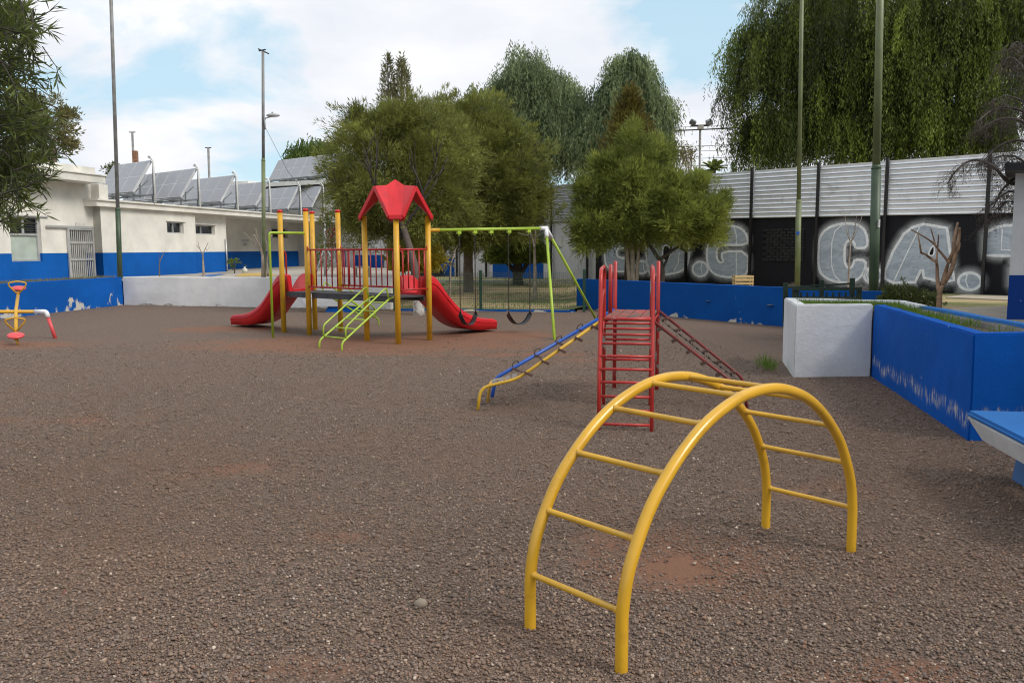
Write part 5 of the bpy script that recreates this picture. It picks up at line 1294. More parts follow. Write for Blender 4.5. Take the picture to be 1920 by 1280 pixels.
    me.polygons.foreach_set('loop_start', np.arange(0, nf*3, 3, dtype=np.int32)); me.polygons.foreach_set('loop_total', np.full(nf, 3, np.int32))
    me.polygons.foreach_set('use_smooth', np.ones(nf, bool))
    at = me.attributes.new('shade', 'FLOAT', 'POINT'); at.data.foreach_set('value', np.concatenate(SH).astype(np.float32))
    me.update(); me.materials.append(m); o = bpy.data.objects.new('loose_gravel', me); C.objects.link(o); stuff(o)
pebbles()

# ================================================================== TREES
def tree(name, base, label, cat='tree', group=None): return thing(name, base, label, cat, group)
def blob(px, py, y, rx, ry, rz): q = D(px, py, y); return ((q.x, q.y, q.z), (rx, ry, rz))
# central pair of bushy trees
tb = G(785, 590); t = tree('leafy_tree', xy(tb, 0), 'bushy olive green tree with whitewashed trunk rising behind the red roof', group='bushy trees on the lawn')
mb = MB(); tr = spline([xy(tb, -.1), xy(tb, .5), xy(tb, 1.4)+V(-.12, .05, 0), xy(tb, 2.6)+V(-.5, .4, 0)], 4); mb.tube(tr, [.155-.085*i/(len(tr)-1) for i in range(len(tr))], 12)
br = MB(); tips = []
for k in range(7): branchy(br, tr[-1]-V(0, 0, .2*k*.5), (math.cos(k*1.1)*.8-.25, math.sin(k*1.1)*.7+.3, .55), 1.2, .05, 2, .7, .2)
mb.build('trunk', BARKW, t); br.build('limb', BARKD, t)
bl = [blob(735, 320, 23.0, 1.7, 1.3, 1.3), blob(690, 290, 23.2, 1.15, 1.0, 1.0), blob(775, 255, 23.4, 1.1, 1.0, .95), blob(672, 350, 23.0, .75, .9, .9), blob(745, 232, 23.4, .75, .8, .5), blob(720, 250, 23.3, .8, .8, .6), blob(700, 390, 22.8, 1.2, 1, .6), blob(660, 390, 23.2, .5, .6, .5), blob(690, 235, 23.3, .55, .6, .45), blob(800, 205, 24, .35, .5, .45), blob(800, 380, 23, .9, .9, .7), blob(760, 425, 22.6, .9, .9, .5), blob(680, 430, 22.8, .8, .8, .45), blob(790, 340, 23.4, .9, .9, 1.0), blob(810, 290, 23.8, .8, .8, .7), blob(662, 335, 23, .42, .6, .6), blob(720, 350, 22.4, 1.3, .9, .9), blob(700, 445, 23.2, 1.2, .8, .35), blob(790, 445, 23.4, 1.0, .8, .35), blob(838, 275, 24.6, .75, .8, .8), blob(845, 335, 24.4, .8, .8, .9), blob(800, 235, 24.2, .7, .7, .5), blob(840, 400, 24.2, .8, .8, .7), blob(655, 300, 23.2, .4, .5, .5)]
p, d, s = bushy(bl, 3000, 44, .22); k = ragged(p, 1.72); leaves('crown', p[k], d[k], .15, .019, LF_OLIVE, t, s[k])
tb = D(878, 514, 28.5); t = tree('leafy_tree', xy(tb, lawn_z(tb.x, tb.y)), 'broad bushy olive green tree standing above the swing beam', group='bushy trees on the lawn')
mb = MB(); tr = spline([xy(tb, .1), xy(tb, 1.2), xy(tb, 2.2)+V(.05, 0, 0), xy(tb, 3.2)+V(.2, 0, 0)], 4); mb.tube(tr, [.185-.07*i/(len(tr)-1) for i in range(len(tr))], 12).build('trunk', BARK, t)
br = MB()
for k in range(9): branchy(br, tr[-1]-V(0, 0, .12*k), (math.cos(k*.8), math.sin(k*.8), .6), 1.5, .08, 2, .7, .2)
br.build('limb', BARKD, t)
bl = [blob(885, 310, 28.5, 2.0, 1.7, 1.7), blob(960, 330, 28.3, 1.35, 1.3, 1.5), blob(820, 330, 28.0, 1.4, 1.3, 1.5), blob(900, 235, 28.6, 1.15, 1.1, .9), blob(950, 285, 28.5, 1.0, 1.0, .9), blob(850, 275, 28.2, 1.2, 1.1, 1.0), blob(985, 360, 28.3, .6, .8, .8), blob(925, 215, 28.8, .35, .4, .55), blob(860, 400, 28.0, 1.7, 1.3, .75), blob(955, 395, 28.0, 1.2, 1.2, .8), blob(880, 440, 28.0, .8, .9, .7), blob(800, 425, 27.6, 1.2, 1.1, .7), blob(945, 425, 27.8, .9, .9, .6), blob(870, 430, 27.2, 1.2, .9, .55), blob(992, 330, 28.3, .45, .6, .6), blob(900, 370, 27.4, 1.6, 1.0, 1.0), blob(830, 455, 28, 1.3, .9, .4), blob(900, 455, 28.4, .8, .8, .35), blob(860, 235, 28.4, .9, .8, .7), blob(1005, 400, 28.3, .55, .6, .6), blob(985, 290, 28.4, .6, .7, .6)]
p, d, s = bushy(bl, 3600, 46, .27); k = ragged(p, 1.7); leaves('crown', p[k], d[k], .19, .024, LF_OLIVE, t, s[k])
# mid-right olive tree with several stems
tb = D(1188, 522, 25.0); t = tree('leafy_tree', xy(tb, GZ), 'feathery olive green tree with pale split stems before the graffiti', group='bushy trees on the lawn')
for k, (x1, y1, r) in enumerate(((1170, 440, .07), (1185, 430, .085), (1203, 435, .06))):
    q = D(x1, y1, 25.0); b0 = xy(tb, GZ)+V((k-1)*.10, 0, 0); MB().tube(spline([b0+V(0, 0, -.1), b0.lerp(q, .5)+V(random.uniform(-.05, .05), 0, 0), q, q+V((k-1)*.4, .2, .9)], 5), [r*(1-.03*i) for i in range(16)], 9).build('trunk', BARKP, t)
bl = [blob(1185, 370, 25.2, 1.15, 1.1, .95), blob(1125, 405, 25.0, .75, .8, .75), blob(1210, 305, 25.3, .62, .7, .65), blob(1150, 325, 25.3, .5, .6, .6), blob(1180, 268, 25.3, .32, .36, .5), blob(1235, 272, 25.3, .28, .32, .4), blob(1195, 240, 25.3, .14, .18, .3), blob(1150, 285, 25.3, .22, .25, .3), blob(1110, 450, 24.8, .4, .4, .3), blob(1150, 455, 24.8, .4, .4, .25),  blob(1195, 425, 25.0, 1.0, 1.0, .45), blob(1100, 430, 24.8, .38, .5, .4), blob(1105, 365, 25.0, .35, .4, .4)]
p, d, s = bushy(bl, 1500, 44, .24); k = ragged(p, 1.62); leaves('crown', p[k], d[k], .17, .022, LF_FEATHER, t, s[k])
tb = D(1240, 526, 24.6); t = tree('leafy_tree', xy(tb, GZ), 'low spreading olive tree with dark crooked trunk left of the letter G', group='bushy trees on the lawn')
mb = MB()
mb.tube(spline([xy(tb, GZ-.1), D(1241, 500, 24.6), D(1225, 470, 24.6), D(1205, 440, 24.7)], 5), [.085-.003*i for i in range(16)], 9); mb.build('trunk', BARKD, t)
mb = MB(); mb.tube(spline([D(1236, 488, 24.6), D(1260, 470, 24.5), D(1280, 455, 24.5), D(1300, 420, 24.5)], 5), [.055-.002*i for i in range(16)], 8)
mb.tube(spline([D(1270, 463, 24.5), D(1292, 470, 24.5), D(1310, 445, 24.4)], 5), [.035-.001*i for i in range(11)], 7); mb.tube(spline([D(1242, 505, 24.6), D(1253, 480, 24.7), D(1262, 450, 24.8), D(1270, 420, 24.8)], 5), [.04-.0015*i for i in range(16)], 7); mb.build('limb', BARKD, t)
bl = [blob(1290, 395, 24.5, .85, .8, .72), blob(1250, 370, 24.8, .7, .8, .7), blob(1325, 405, 24.4, .5, .6, .55), blob(1300, 345, 24.6, .4, .5, .35), blob(1270, 430, 24.5, .8, .8, .38), blob(1348, 380, 24.5, .24, .3, .35), blob(1330, 440, 24.4, .35, .4, .3)]
p, d, s = bushy(bl, 1150, 44, .23); k = ragged(p, 1.72); leaves('crown', p[k], d[k], .17, .022, LF_FEATHER, t, s[k]+.1)
# pepper trees
def pepper(base, blobs, nplume, drop, label, lm, trunk_r, ll=.20, lw=.05, floor=None, strands=7, per=16, limbs=8, inner=.5, skew=None, spread=.22):
    t = tree('pepper_tree', base, label, group='weeping pepper trees beyond the fence'); base = Vector(base)
    cen = Vector(blobs[0][0]); mb = MB(); mb.tube(spline([base+V(0, 0, -.1), base.lerp(cen, .35)+V(.15, 0, 0), base.lerp(cen, .8)], 5), [trunk_r*(1-.04*i) for i in range(11)], 12).build('trunk', BARKD, t)
    br = MB(); c0 = base.lerp(cen, .6)
    for b in blobs: br.tube(spline([c0, c0.lerp(Vector(b[0]), .5)+V(random.uniform(-.3, .3), 0, .4), Vector(b[0])+V(0, 0, b[1][2]*.3)], 5), [trunk_r*.5*(1-.06*i) for i in range(11)], 8)
    br.build('limb', BARKD, t)
    p, d, s = weeping(blobs, nplume, strands, per, drop, floor, inner, skew, spread); leaves('crown', p, d, ll, lw, lm, t, s); return t
PB = lambda px, py, y, rx, ry, rz: blob(px, py, y, rx, ry, rz)
pepper(xy(D(1010, 400, 46), 0), [PB(994, 228, 46, 2.2, 2, 2.4), PB(984, 143, 46, 1.6, 1.5, 1.9), PB(1058, 195, 45.5, 1.5, 1.5, 1.8), PB(929, 193, 46, 1.3, 1.2, 1.6), PB(1044, 273, 45, 2.0, 1.6, 1.7), PB(1094, 243, 45.5, 1.2, 1.2, 1.6), PB(959, 283, 45.5, 1.5, 1.3, 1.5), PB(1035, 150, 46, .9, .9, .8)], 620, 2.3, 'tall weeping tree with grey green crown behind the bushy trees', LF_PEPPER, .45, ll=.19, lw=.045, floor=3.2, strands=12, per=18)
pepper(xy(D(1205, 400, 44), 0), [PB(1180, 178, 44, 1.3, 1.3, 2.2), PB(1199, 223, 44, 1.3, 1.2, 1.9), PB(1234, 208, 44, .8, .9, 1.2), PB(1178, 122, 44, .9, .9, .9), PB(1134, 253, 43.5, 1.3, 1.2, 1.8), PB(1199, 133, 44, .6, .6, .9), PB(1224, 258, 43.5, .8, .9, 1.0)], 420, 2.0, 'weeping grey green tree beside the floodlight pole', LF_PEPPER, .35, ll=.19, lw=.045, floor=4.0, strands=12, per=18)
pepper(xy(D(1640, 420, 33), 0), [PB(1600, 60, 33, 3.2, 2.4, 4.2), PB(1440, 110, 33, 1.5, 1.4, 2.6), PB(1760, 60, 32, 2.8, 2.2, 4.0), PB(1500, 40, 33.5, 1.9, 1.6, 3.2), PB(1880, 40, 31.5, 2.0, 1.8, 3.6), PB(1680, 140, 31.5, 1.8, 1.4, 2.2), PB(1400, 80, 33.5, .7, .8, 1.3), PB(1560, 170, 32.5, 1.6, 1.4, 1.9), PB(1790, 160, 31.0, 1.7, 1.2, 1.8), PB(1450, 210, 33, .9, 1.0, 1.6), PB(1960, 120, 31, 1.6, 1.5, 2.5), PB(1430, 225, 32.5, .8, .8, .8), PB(1520, 230, 32.3, 1.1, 1, .8), PB(1620, 225, 32, 1.3, 1, .8), PB(1720, 215, 31.5, 1.3, 1, .8), PB(1830, 205, 31, 1.3, 1, .8), PB(1390, 170, 33, .45, .5, .9)], 950, 2.9, 'huge dark weeping tree hanging over the metal sheets', LF_PEPPERY, .5, ll=.14, lw=.032, floor=4.2, strands=20, per=22, inner=.25, skew=(.65, 1.5), spread=.17)
bt_ = bpy.data.objects['pepper_tree.002']
p, d, s = weeping([PB(1420, 235, 32.6, .55, .7, .5), PB(1480, 235, 32.6, .8, .9, .6), PB(1560, 230, 32.2, 1.1, 1, .6), PB(1650, 225, 31.8, 1.2, 1, .6), PB(1740, 220, 31.4, 1.2, 1, .6), PB(1840, 215, 31, 1.3, 1, .6)], 260, 18, 22, 1.7, 4.3, .2, (1.0, 2.2), .15); leaves('hanging_fringe', p, d, .14, .032, LF_PEPPERY, bt_, s)
pepper(xy(D(590, 400, 75), 0), [PB(590, 290, 75, 2.2, 1.6, 1.6), PB(560, 300, 75, 1.1, 1, 1.1), PB(615, 285, 75, 1.2, 1, 1.2)], 220, 2.0, 'small distant willow behind the upper solar collectors', leaf_mat('willow_leaves', (0.05, .09, .015), (.17, .23, .05)), .35, ll=.35, lw=.10, strands=6, per=12)
# cypresses
def cypress(px, py_top, py_bot, y, w_, lm, label, n, thin=1.0, group=None):
    tp_, bt = D(px, py_top, y), D(px, py_bot, y); base = xy(bt, 0.3); t = tree('cypress', base, label, group=group)
    MB().tube([base, tp_], [.16, .02], 8).build('trunk', BARKD, t)
    u = RNG.uniform(0, 1, n)**.75; nc = 260; cu = RNG.uniform(0, 1, nc)**.8; ca = RNG.uniform(0, 2*np.pi, nc); cr = w_*(cu**.75)*RNG.uniform(.35, 1.0, nc)
    cc = np.stack([tp_.x+np.cos(ca)*cr, y+np.sin(ca)*cr, tp_.z-(tp_.z-bt.z)*cu], 1); csh = RNG.normal(.45, .25, nc)
    idx_ = RNG.integers(0, nc, n); pos = cc[idx_]+RNG.normal(0, 1, (n, 3))*np.array([.10, .10, .20])*(.5+cu[idx_])[:, None]*thin
    out_ = np.stack([np.cos(ca[idx_]), np.sin(ca[idx_]), np.full(n, 1.1)], 1)+RNG.normal(0, .4, (n, 3))
    leaves('crown', pos, out_, .20, .045, lm, t, csh[idx_]+RNG.normal(0, .12, n)); return t
cypress(727, 107, 250, 38, .62, LF_CYP, 'slim dark cypress tip beside its paler twin above the bushy trees', 1900, group='twin cypresses'); cypress(752, 106, 250, 38.2, .75, LF_CYPP, 'slim pale cypress tip, broader and paler than its twin', 2500, group='twin cypresses')
cypress(1180, 172, 400, 29, 1.55, LF_CYPY, 'bronze yellow conical cypress between the weeping trees', 13000, 1.5)
# tree behind the near wing, sparse tree and palm beyond the fence
c = D(100, 260, 40); t = tree('distant_tree', xy(c, 0), 'pale yellowish tree behind the near wing roof'); MB().tube([xy(c, 0), c], [.25, .08], 8).build('trunk', BARK, t)
p, d, s = bushy([blob(95, 240, 40, 1.0, 1, 1.4), blob(125, 235, 40, .5, .6, .8), blob(60, 250, 40, 1.2, 1, 1.5), blob(120, 275, 40, .4, .5, .5), blob(105, 200, 40, .5, .6, .6)], 260, 34, .3); leaves('crown', p, d, .17, .06, LF_FAR, t, s)
c = D(1285, 330, 39); t = tree('sparse_tree', xy(c, 0), 'thin half bare tree rising above the sheets below the wires'); mb = MB(); tips = []
branchy(mb, xy(c, 0), (0, 0, 1), 5.2, .10, 0); q = D(1285, 345, 39); random.seed(3)
for k in range(9): branchy(mb, q+V(random.uniform(-1.3, 1.3), 0, -.3), (random.uniform(-.5, .5), random.uniform(-.3, .3), 1), .9, .03, 2, .55, .3, minr=.010, tips=tips)
mb.build('branch', BARKP, t); P_ = np.array([tuple(a) for a, _ in tips for _ in range(16)]); P_ = P_+RNG.normal(0, .16, P_.shape); leaves('foliage', P_, rdir(len(P_)), .13, .05, LF_FAR, t, RNG.uniform(.2, .9, len(P_)))
c = D(1338, 318, 70); t = tree('palm', xy(c, 0), 'small palm top beyond the metal sheets'); MB().tube([xy(c, 0), c], [.22, .18], 8).build('trunk', BARK, t)
vv = []
for k in range(26):
    an = 2*math.pi*k/26*2.4; el = random.uniform(-.2, 1.2); L_ = random.uniform(.9, 1.3); prev = c.copy()
    dr0 = V(math.cos(an)*math.cos(el), math.sin(an)*math.cos(el), math.sin(el))
    for i in range(6):
        nx_ = prev+dr0*L_/6; dr0 = (dr0+V(0, 0, -.14)).normalized(); sd3 = dr0.cross(V(0, 0, 1)).normalized()
        for sg in (-1, 1): vv.append([prev, nx_, nx_+sd3*sg*.22+V(0, 0, -.08), prev+sd3*sg*.22+V(0, 0, -.08)])
        prev = nx_
quads('fronds', np.array([[tuple(x) for x in q] for q in vv]), LF_BUSH, t, RNG.uniform(.1, .8, len(vv)))
c = D(1375, 315, 70); t = MB(); o = None
tt2 = tree('cypress', xy(c, 0), 'tiny dark cypress tip beyond the sheets, beside the palm'); MB().tube([xy(c, 0), c], [.1, .05], 6).build('trunk', BARKD, tt2); p_ = np.stack([c.x+RNG.normal(0, .1, 300), c.y+RNG.normal(0, .1, 300), c.z+RNG.uniform(-.6, .4, 300)], 1); leaves('crown', p_, rdir(300)+np.array([0, 0, 1.2]), .2, .08, LF_PEPPER, tt2, RNG.uniform(0, .4, 300))
c = D(208, 312, 62); t = tree('distant_tree', xy(c, 0), 'tiny dark treetop behind the nearest solar collectors'); MB().tube([xy(c, 0), c], [.15, .05], 6).build('trunk', BARKD, t); p, d, s = bushy([((c.x, c.y, c.z-.3), (.7, .6, .4))], 40, 14, .2); leaves('crown', p, d, .25, .08, LF_DARK, t, s)
# near foliage at the frame's edge
base = V(-5.1, 5.4, 0); t = tree('willow_leaf_tree', base, 'near dark tree with narrow leaves hanging into the upper left corner')
MB().tube(spline([base+V(0, 0, -.1), base+V(.1, 0, 1.2), base+V(.25, 0, 2.6), base+V(.3, .1, 4.2)], 5), [.16-.006*i for i in range(16)], 12).build('trunk', BARK, t)
random.seed(21); mb = MB(); pos_, dir_, sh_l = [], [], []
def spray(p, d, ln, lsh, nleaf):
    d = Vector(d).normalized(); q = Vector(p); pts = [q.copy()]
    for i in range(5): d = (d+V(random.gauss(0, .14), random.gauss(0, .14), random.gauss(-.03, .12))).normalized(); q = q+d*ln/5; pts.append(q.copy())
    mb.tube(pts, [.005, .0045, .004, .003, .0025, .002], 4)
    for k in range(nleaf):
        u = random.uniform(.1, 1)*5; i = min(4, int(u)); pp = pts[i].lerp(pts[i+1], u-i); dd = (pts[i+1]-pts[i]).normalized()
        r_ = V(random.gauss(0, 1), random.gauss(0, 1), random.gauss(0, 1)).normalized(); pos_.append(tuple(pp)); dir_.append(tuple(dd*.8+r_*.75)); sh_l.append(lsh+random.gauss(0, .12))
zones = [(15, 55, 60, 60, 82), (35, 230, 60, 85, 105), (15, 310, 44, 50, 34), (45, 330, 34, 30, 14), (10, 395, 36, 44, 13), (30, 150, 45, 35, 22), (-90, 200, 80, 200, 130)]
for (zx, zy, sx_, sy_, n_) in zones:
    for _ in range(n_):
        px = zx+random.gauss(0, .5)*sx_; py = zy+random.gauss(0, .5)*sy_
        if px > 118: continue
        q = D(px, py, random.uniform(4.5, 6.0)); dd = (random.uniform(-.2, 1.0), random.uniform(-.7, .4), random.uniform(-.55, .55))
        spray(q-Vector(dd).normalized()*.15, dd, random.uniform(.18, .34), min(1, max(0, random.gauss(.45, .28))), 22)
n_sp = 0
while n_sp < 330:                # the rest of the crown, all round the trunk
    q = base+V(.15, .1, 3.5)+V(*(random.uniform(-1, 1) for _ in range(3)))*1.75
    if (q-base-V(.15, .1, 3.5)).length > 1.75 or q.z < 2.1 or (q.x/q.y > -.66): continue
    n_sp += 1; dd = (q-base-V(.1, 0, 2.6)).normalized()+V(random.gauss(0, .5), random.gauss(0, .5), random.gauss(-.1, .3)); spray(q, dd, random.uniform(.2, .38), min(1, max(0, random.gauss(.45, .28))), 20)
for k in range(9):
    an = k*2.4; a = base+V(.1+.02*k, .01*k, 1.7+.27*k); branchy(mb, a, (math.cos(an), math.sin(an)*.8, .55), random.uniform(.7, .95), .032, 2, .65, .25, minr=.004)
for k in range(5): a = base+V(.2, .05, 1.9+.35*k); b = D(random.uniform(-30, 30), 360-75*k, 5.2); c_ = a.lerp(b, .5)+V(random.uniform(-.1, .1), random.uniform(-.2, .2), random.uniform(.05, .25)); mb.tube(spline([a, c_, b], 5), [.024-.0019*i for i in range(11)], 6)
mb.build('twig', BARKD, t); leaves('crown', np.array(pos_), np.array(dir_), .098, .0105, LF_DARK, t, np.array(sh_l))
# bare and young trees
def bare(px, pyb, y, label, paths, m, name='bare_sapling', zb=None, group='bare saplings'):
    b0 = D(px, pyb, y); zb = b0.z if zb is None else zb; t = tree(name, xy(b0, zb), label, 'tree' if name != 'bare_sapling' else 'sapling', group)
    for i, (pts, r) in enumerate(paths):
        pp = [D(x, yy_, y+random.uniform(-.12, .12)) for x, yy_ in pts]
        if i == 0: pp[0] = xy(pp[0], zb-.08)
        sp_ = spline(pp, 5); n = len(sp_)
        MB().tube(sp_, [max(.004, r*(1-.55*k/(n-1))) for k in range(n)], 8).build('trunk' if i == 0 else 'branch', m, t)
    return t
random.seed(5)
bare(382, 518, 27.5, 'bare pale sapling before the paired windows of the long wing', [([(382, 518), (381, 495), (380, 475)], .045), ([(380, 477), (374, 465), (371, 452)], .018), ([(380, 477), (384, 468), (390, 455)], .018), ([(375, 467), (370, 462), (369, 458)], .01), ([(386, 465), (388, 470), (393, 462)], .01)], BARKP, zb=CZ)
bare(299, 518, 28.5, 'faint thin sapling against the blue lower wall near the small window', [([(299, 518), (299, 495), (304, 480), (309, 472)], .022), ([(300, 492), (298, 482), (299, 474)], .01)], BARK, zb=CZ)
bare(495, 517, 26.4, 'bare sapling with forked pale stems beside the lamp post', [([(492, 517), (493, 495), (490, 470), (476, 440)], .06), ([(502, 517), (501, 490), (504, 462), (510, 440)], .045), ([(490, 472), (478, 458), (458, 436)], .022), ([(488, 465), (484, 448), (479, 428)], .016), ([(504, 464), (498, 450), (497, 430)], .018), ([(503, 470), (506, 450), (505, 438)], .014)], BARKP, zb=CZ)
bare(845, 545, 26.0, 'bare grey sapling just behind the red slide top', [([(843, 555), (844, 520), (845, 492)], .05), ([(845, 494), (851, 480), (855, 465), (862, 456)], .026), ([(845, 494), (836, 484), (826, 473)], .018), ([(848, 488), (846, 476), (850, 471), (856, 467)], .012), ([(855, 466), (846, 464), (840, 461)], .010)], BARKP, zb=.1)
bare(1003, 545, 26.0, 'young bare tree with forked stems before the round clipped bush', [([(1003, 560), (1003, 510), (1002, 462)], .075), ([(1002, 464), (998, 445), (990, 428)], .04), ([(1002, 464), (1004, 445), (1004, 428)], .032), ([(996, 442), (984, 440), (972, 437)], .022), ([(1004, 445), (1012, 440), (1022, 432)], .018)], BARKP, zb=.1)
bare(1595, 548, 19.0, 'thin whippy sapling in front of the letter C', [([(1590, 545), (1592, 500), (1595, 453)], .026), ([(1595, 455), (1588, 435), (1584, 404)], .010), ([(1595, 455), (1600, 440), (1606, 404)], .010), ([(1595, 455), (1606, 435), (1616, 406)], .010), ([(1595, 455), (1592, 440), (1590, 425)], .008), ([(1598, 448), (1604, 430), (1604, 415)], .008)], BARKP, zb=GZ)
bare(1762, 578, 13.6, 'hard pruned brown tree with stub limbs before the letter A', [([(1762, 580), (1762, 550), (1768, 535)], .055), ([(1762, 552), (1758, 525), (1757, 500), (1755, 488)], .040), ([(1755, 490), (1745, 484), (1733, 475)], .030), ([(1727, 474), (1724, 455), (1721, 438)], .018), ([(1733, 476), (1727, 474), (1726, 470)], .02), ([(1756, 490), (1758, 465), (1760, 440)], .018), ([(1766, 535), (1773, 510), (1779, 490)], .045), ([(1779, 492), (1763, 472), (1745, 452), (1708, 430)], .022), ([(1754, 462), (1750, 445), (1745, 428)], .016), ([(1770, 530), (1784, 505), (1793, 470), (1798, 445), (1799, 427)], .042), ([(1779, 492), (1788, 470), (1790, 445), (1796, 417)], .040), ([(1790, 475), (1797, 468), (1800, 455)], .03)], BARKB, name='pruned_tree', zb=GZ, group=None)
o = bare(625, 520, 27.0, 'thin sapling keeping a few dark red leaves, by the central trees', [([(622, 520), (624, 480), (624, 440)], .03), ([(624, 460), (618, 445), (612, 430)], .012), ([(624, 450), (630, 440), (634, 430)], .012)], BARK, zb=CZ)
P_ = np.array([tuple(D(random.gauss(624, 7), random.uniform(425, 465), 27+random.gauss(0, .15))) for _ in range(260)]); leaves('foliage', P_, rdir(260)+np.array([0, 0, -.6]), .10, .045, LF_RED, o, RNG.uniform(0, 1, 260))
# dry weeping tree at the right edge
rb = D(1990, 610, 15.0); t = tree('dry_tree', xy(rb, GZ), 'leafless dry tree with drooping brown twigs over the sheets'); random.seed(9); mb = MB(); vv = []
MB().tube(spline([xy(rb, GZ-.1), D(1975, 480, 15), D(1965, 380, 15), D(1968, 250, 15)], 5), [.12-.004*i for i in range(16)], 10).build('trunk', TWIG, t)
def limb(pts, r, y=14.6, dens_=1.0):
    pp = spline([D(x, yy_, y+random.uniform(-.3, .3)) for x, yy_ in pts], 6); n = len(pp); mb.tube(pp, [max(.006, r*(1-.7*k/(n-1))) for k in range(n)], 6)
    for k in range(2, n):
        for _ in range(int(3*dens_)):
            q = pp[k]+V(random.gauss(0, .05), random.gauss(0, .08), 0); d = V(random.gauss(-.2, .5), random.gauss(0, .5), random.uniform(-1, .1)); tw = [q]
            for i in range(4): d = (d.normalized()+V(random.gauss(0, .25), random.gauss(0, .2), -.22)); tw.append(tw[-1]+d.normalized()*random.uniform(.04, .11))
            mb.tube(tw, .0032, 3)
            for i in range(1, 5):
                for _ in range(3): vv.append((tuple(tw[i]+V(random.gauss(0, .03), random.gauss(0, .03), random.gauss(0, .03)))))
limb([(1968, 330), (1900, 345), (1860, 310), (1825, 300), (1795, 318), (1776, 345)], .035); limb([(1968, 300), (1910, 330), (1880, 355), (1862, 390)], .03); limb([(1965, 400), (1920, 370), (1890, 360), (1850, 392)], .03)
limb([(1968, 260), (1910, 225), (1870, 225), (1835, 245)], .03, dens_=1.5); limb([(1968, 250), (1920, 210), (1870, 203), (1830, 230)], .03, dens_=1.5); limb([(1968, 230), (1930, 150), (1900, 110), (1880, 120)], .03, dens_=1.4); limb([(1966, 300), (1920, 265), (1880, 270), (1845, 300)], .03, dens_=1.5)
limb([(1966, 420), (1915, 385), (1880, 380), (1850, 420)], .02); limb([(1966, 350), (1915, 300), (1885, 292), (1850, 300)], .025, dens_=1.6); limb([(1968, 190), (1935, 120), (1910, 80), (1895, 90)], .02); limb([(1968, 250), (1930, 200), (1890, 180), (1860, 190)], .02, dens_=1.6)
mb.build('branch', TWIG, t); leaves('dead_foliage', np.array(vv), rdir(len(vv))+np.array([0, 0, -.8]), .06, .008, LF_DRY, t, RNG.uniform(0, 1, len(vv)))
# bushes
def bush(name, blobs, base, label, lm, nc, per, cr, ll, lw, trunk=None, m=BARKD, fl=None, cat='bush', group=None):
    t = tree(name, base, label, cat, group)
    if trunk: 
        mb = MB()
        for pts, r in trunk: mb.tube(pts, r, 8)
        mb.build('trunk', m, t)
    p, d, s = bushy(blobs, nc, per, cr, inner=.6)
    if fl is not None: k = p[:, 2] > fl; p, d, s = p[k], d[k], s[k]
    leaves('foliage', p, d, ll, lw, lm, t, s); return t
c = D(972, 520, 30.5); base = xy(c, lawn_z(c.x, c.y)); bc = D(972, 478, 30.5)
bush('clipped_bush', [((bc.x, bc.y, bc.z+.02), (1.12, 1.1, .52)), ((bc.x, bc.y, bc.z-.12), (1.15, 1.1, .28))], base, 'round mushroom shaped clipped bush on a dark trunk before the blue panel', LF_BUSH, 900, 26, .14, .12, .04, [([base+V(0, 0, -.1), base+V(-.05, 0, .5), xy(bc, bc.z-.1)], [.22, .16, .16]), ([base+V(0, 0, .3), base+V(.35, 0, .8)], [.10, .07]), ([base+V(0, 0, .3), base+V(-.4, 0, .8)], [.10, .07])], fl=bc.z-.28, group='shrubs on the lawn')
c = D(782, 530, 25.5); base = xy(c, lawn_z(c.x, c.y)); bc = D(783, 478, 25.5)
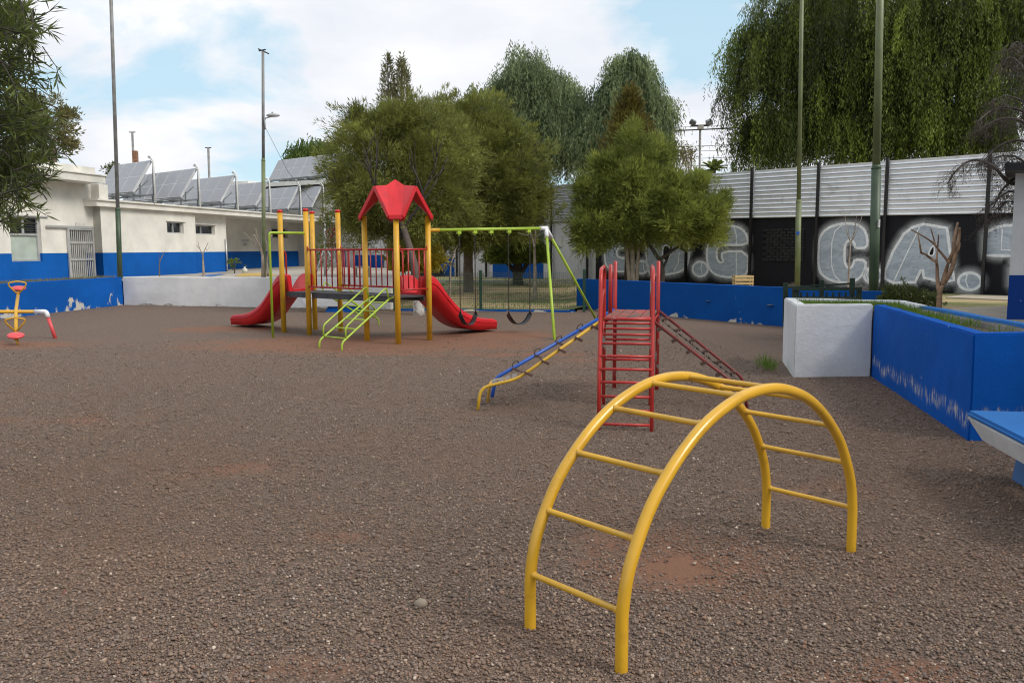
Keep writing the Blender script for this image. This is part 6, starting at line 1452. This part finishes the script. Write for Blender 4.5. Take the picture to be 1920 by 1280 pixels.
bush('variegated_bush', [((bc.x, bc.y, bc.z), (.72, .7, .46)), ((bc.x+.35, bc.y, bc.z-.1), (.38, .5, .36)), ((bc.x-.35, bc.y, bc.z-.05), (.42, .5, .42))], base, 'round clipped bush with yellow tipped leaves behind the tower railing', LF_YEL, 520, 26, .12, .10, .04, [([base+V(0, 0, -.1), base+V(.0, 0, .4), xy(bc, bc.z)], [.07, .06, .05]), ([base+V(0, 0, .2), xy(bc, bc.z)+V(-.3, 0, 0)], [.04, .03])], fl=bc.z-.5, group='shrubs on the lawn')
c = D(1700, 562, 15.5); base = xy(c, GZ)
bush('leafy_bush', [((c.x, c.y, GZ+.24), (.42, .3, .20)), ((c.x-.22, c.y, GZ+.26), (.22, .22, .22)), ((c.x+.24, c.y, GZ+.22), (.24, .22, .18))], base, 'loose green bush behind the planter, right of the thick pole', leaf_mat('mid_green_leaves', (.025, .04, .012), (.17, .20, .06)), 260, 16, .09, .07, .026, [([base, base+V(-.2, 0, .4)], [.02, .008]), ([base, base+V(.15, 0, .4)], [.02, .008])], group='shrubs on the lawn')
c = D(440, 512, 34.5); base = xy(c, CZ)
bush('young_shrub', [(tuple(D(440, 494, 34.5)), (.2, .2, .2))], base, 'small young shrub on one stem before the entrance recess', LF_BUSH, 30, 9, .07, .07, .04, [([base, D(440, 496, 34.5)], [.025, .015])])
c = D(610, 500, 31); base = xy(c, .7)
bush('young_shrub', [(tuple(D(608, 480, 31)), (.35, .3, .35))], base, 'sparse pale green shrub behind the tower bridge', LF_BUSH, 50, 14, .1, .08, .03, [([base, D(608, 480, 31)], [.03, .012])])
c = D(459, 509, 35); o = MB().tube([xy(c, CZ), xy(c, CZ+.16), xy(c, CZ+.2), xy(c, CZ+.26)], [.11, .11, .04, .04], 10).build('plastic_jug', mat('jug_white', (.6, .6, .5), .4)); recentre(o, xy(c, CZ)); tag(o, 'small white plastic jug on the courtyard by the recess wall', 'jug')
# grey braced post by the central trees
b0 = D(609, 515, 30); t = thing('braced_post', xy(b0, .7), 'thin grey post with slanting braces behind the tower bridge', 'post')
MB().tube([xy(b0, .6), D(609, 405, 30)], .04, 8).build('pole', STEEL, t)
for x in (590, 646): MB().tube([D(609, 462, 30), xy(D(x, 518, 30), .7)], .025, 8).build('brace', STEEL, t)
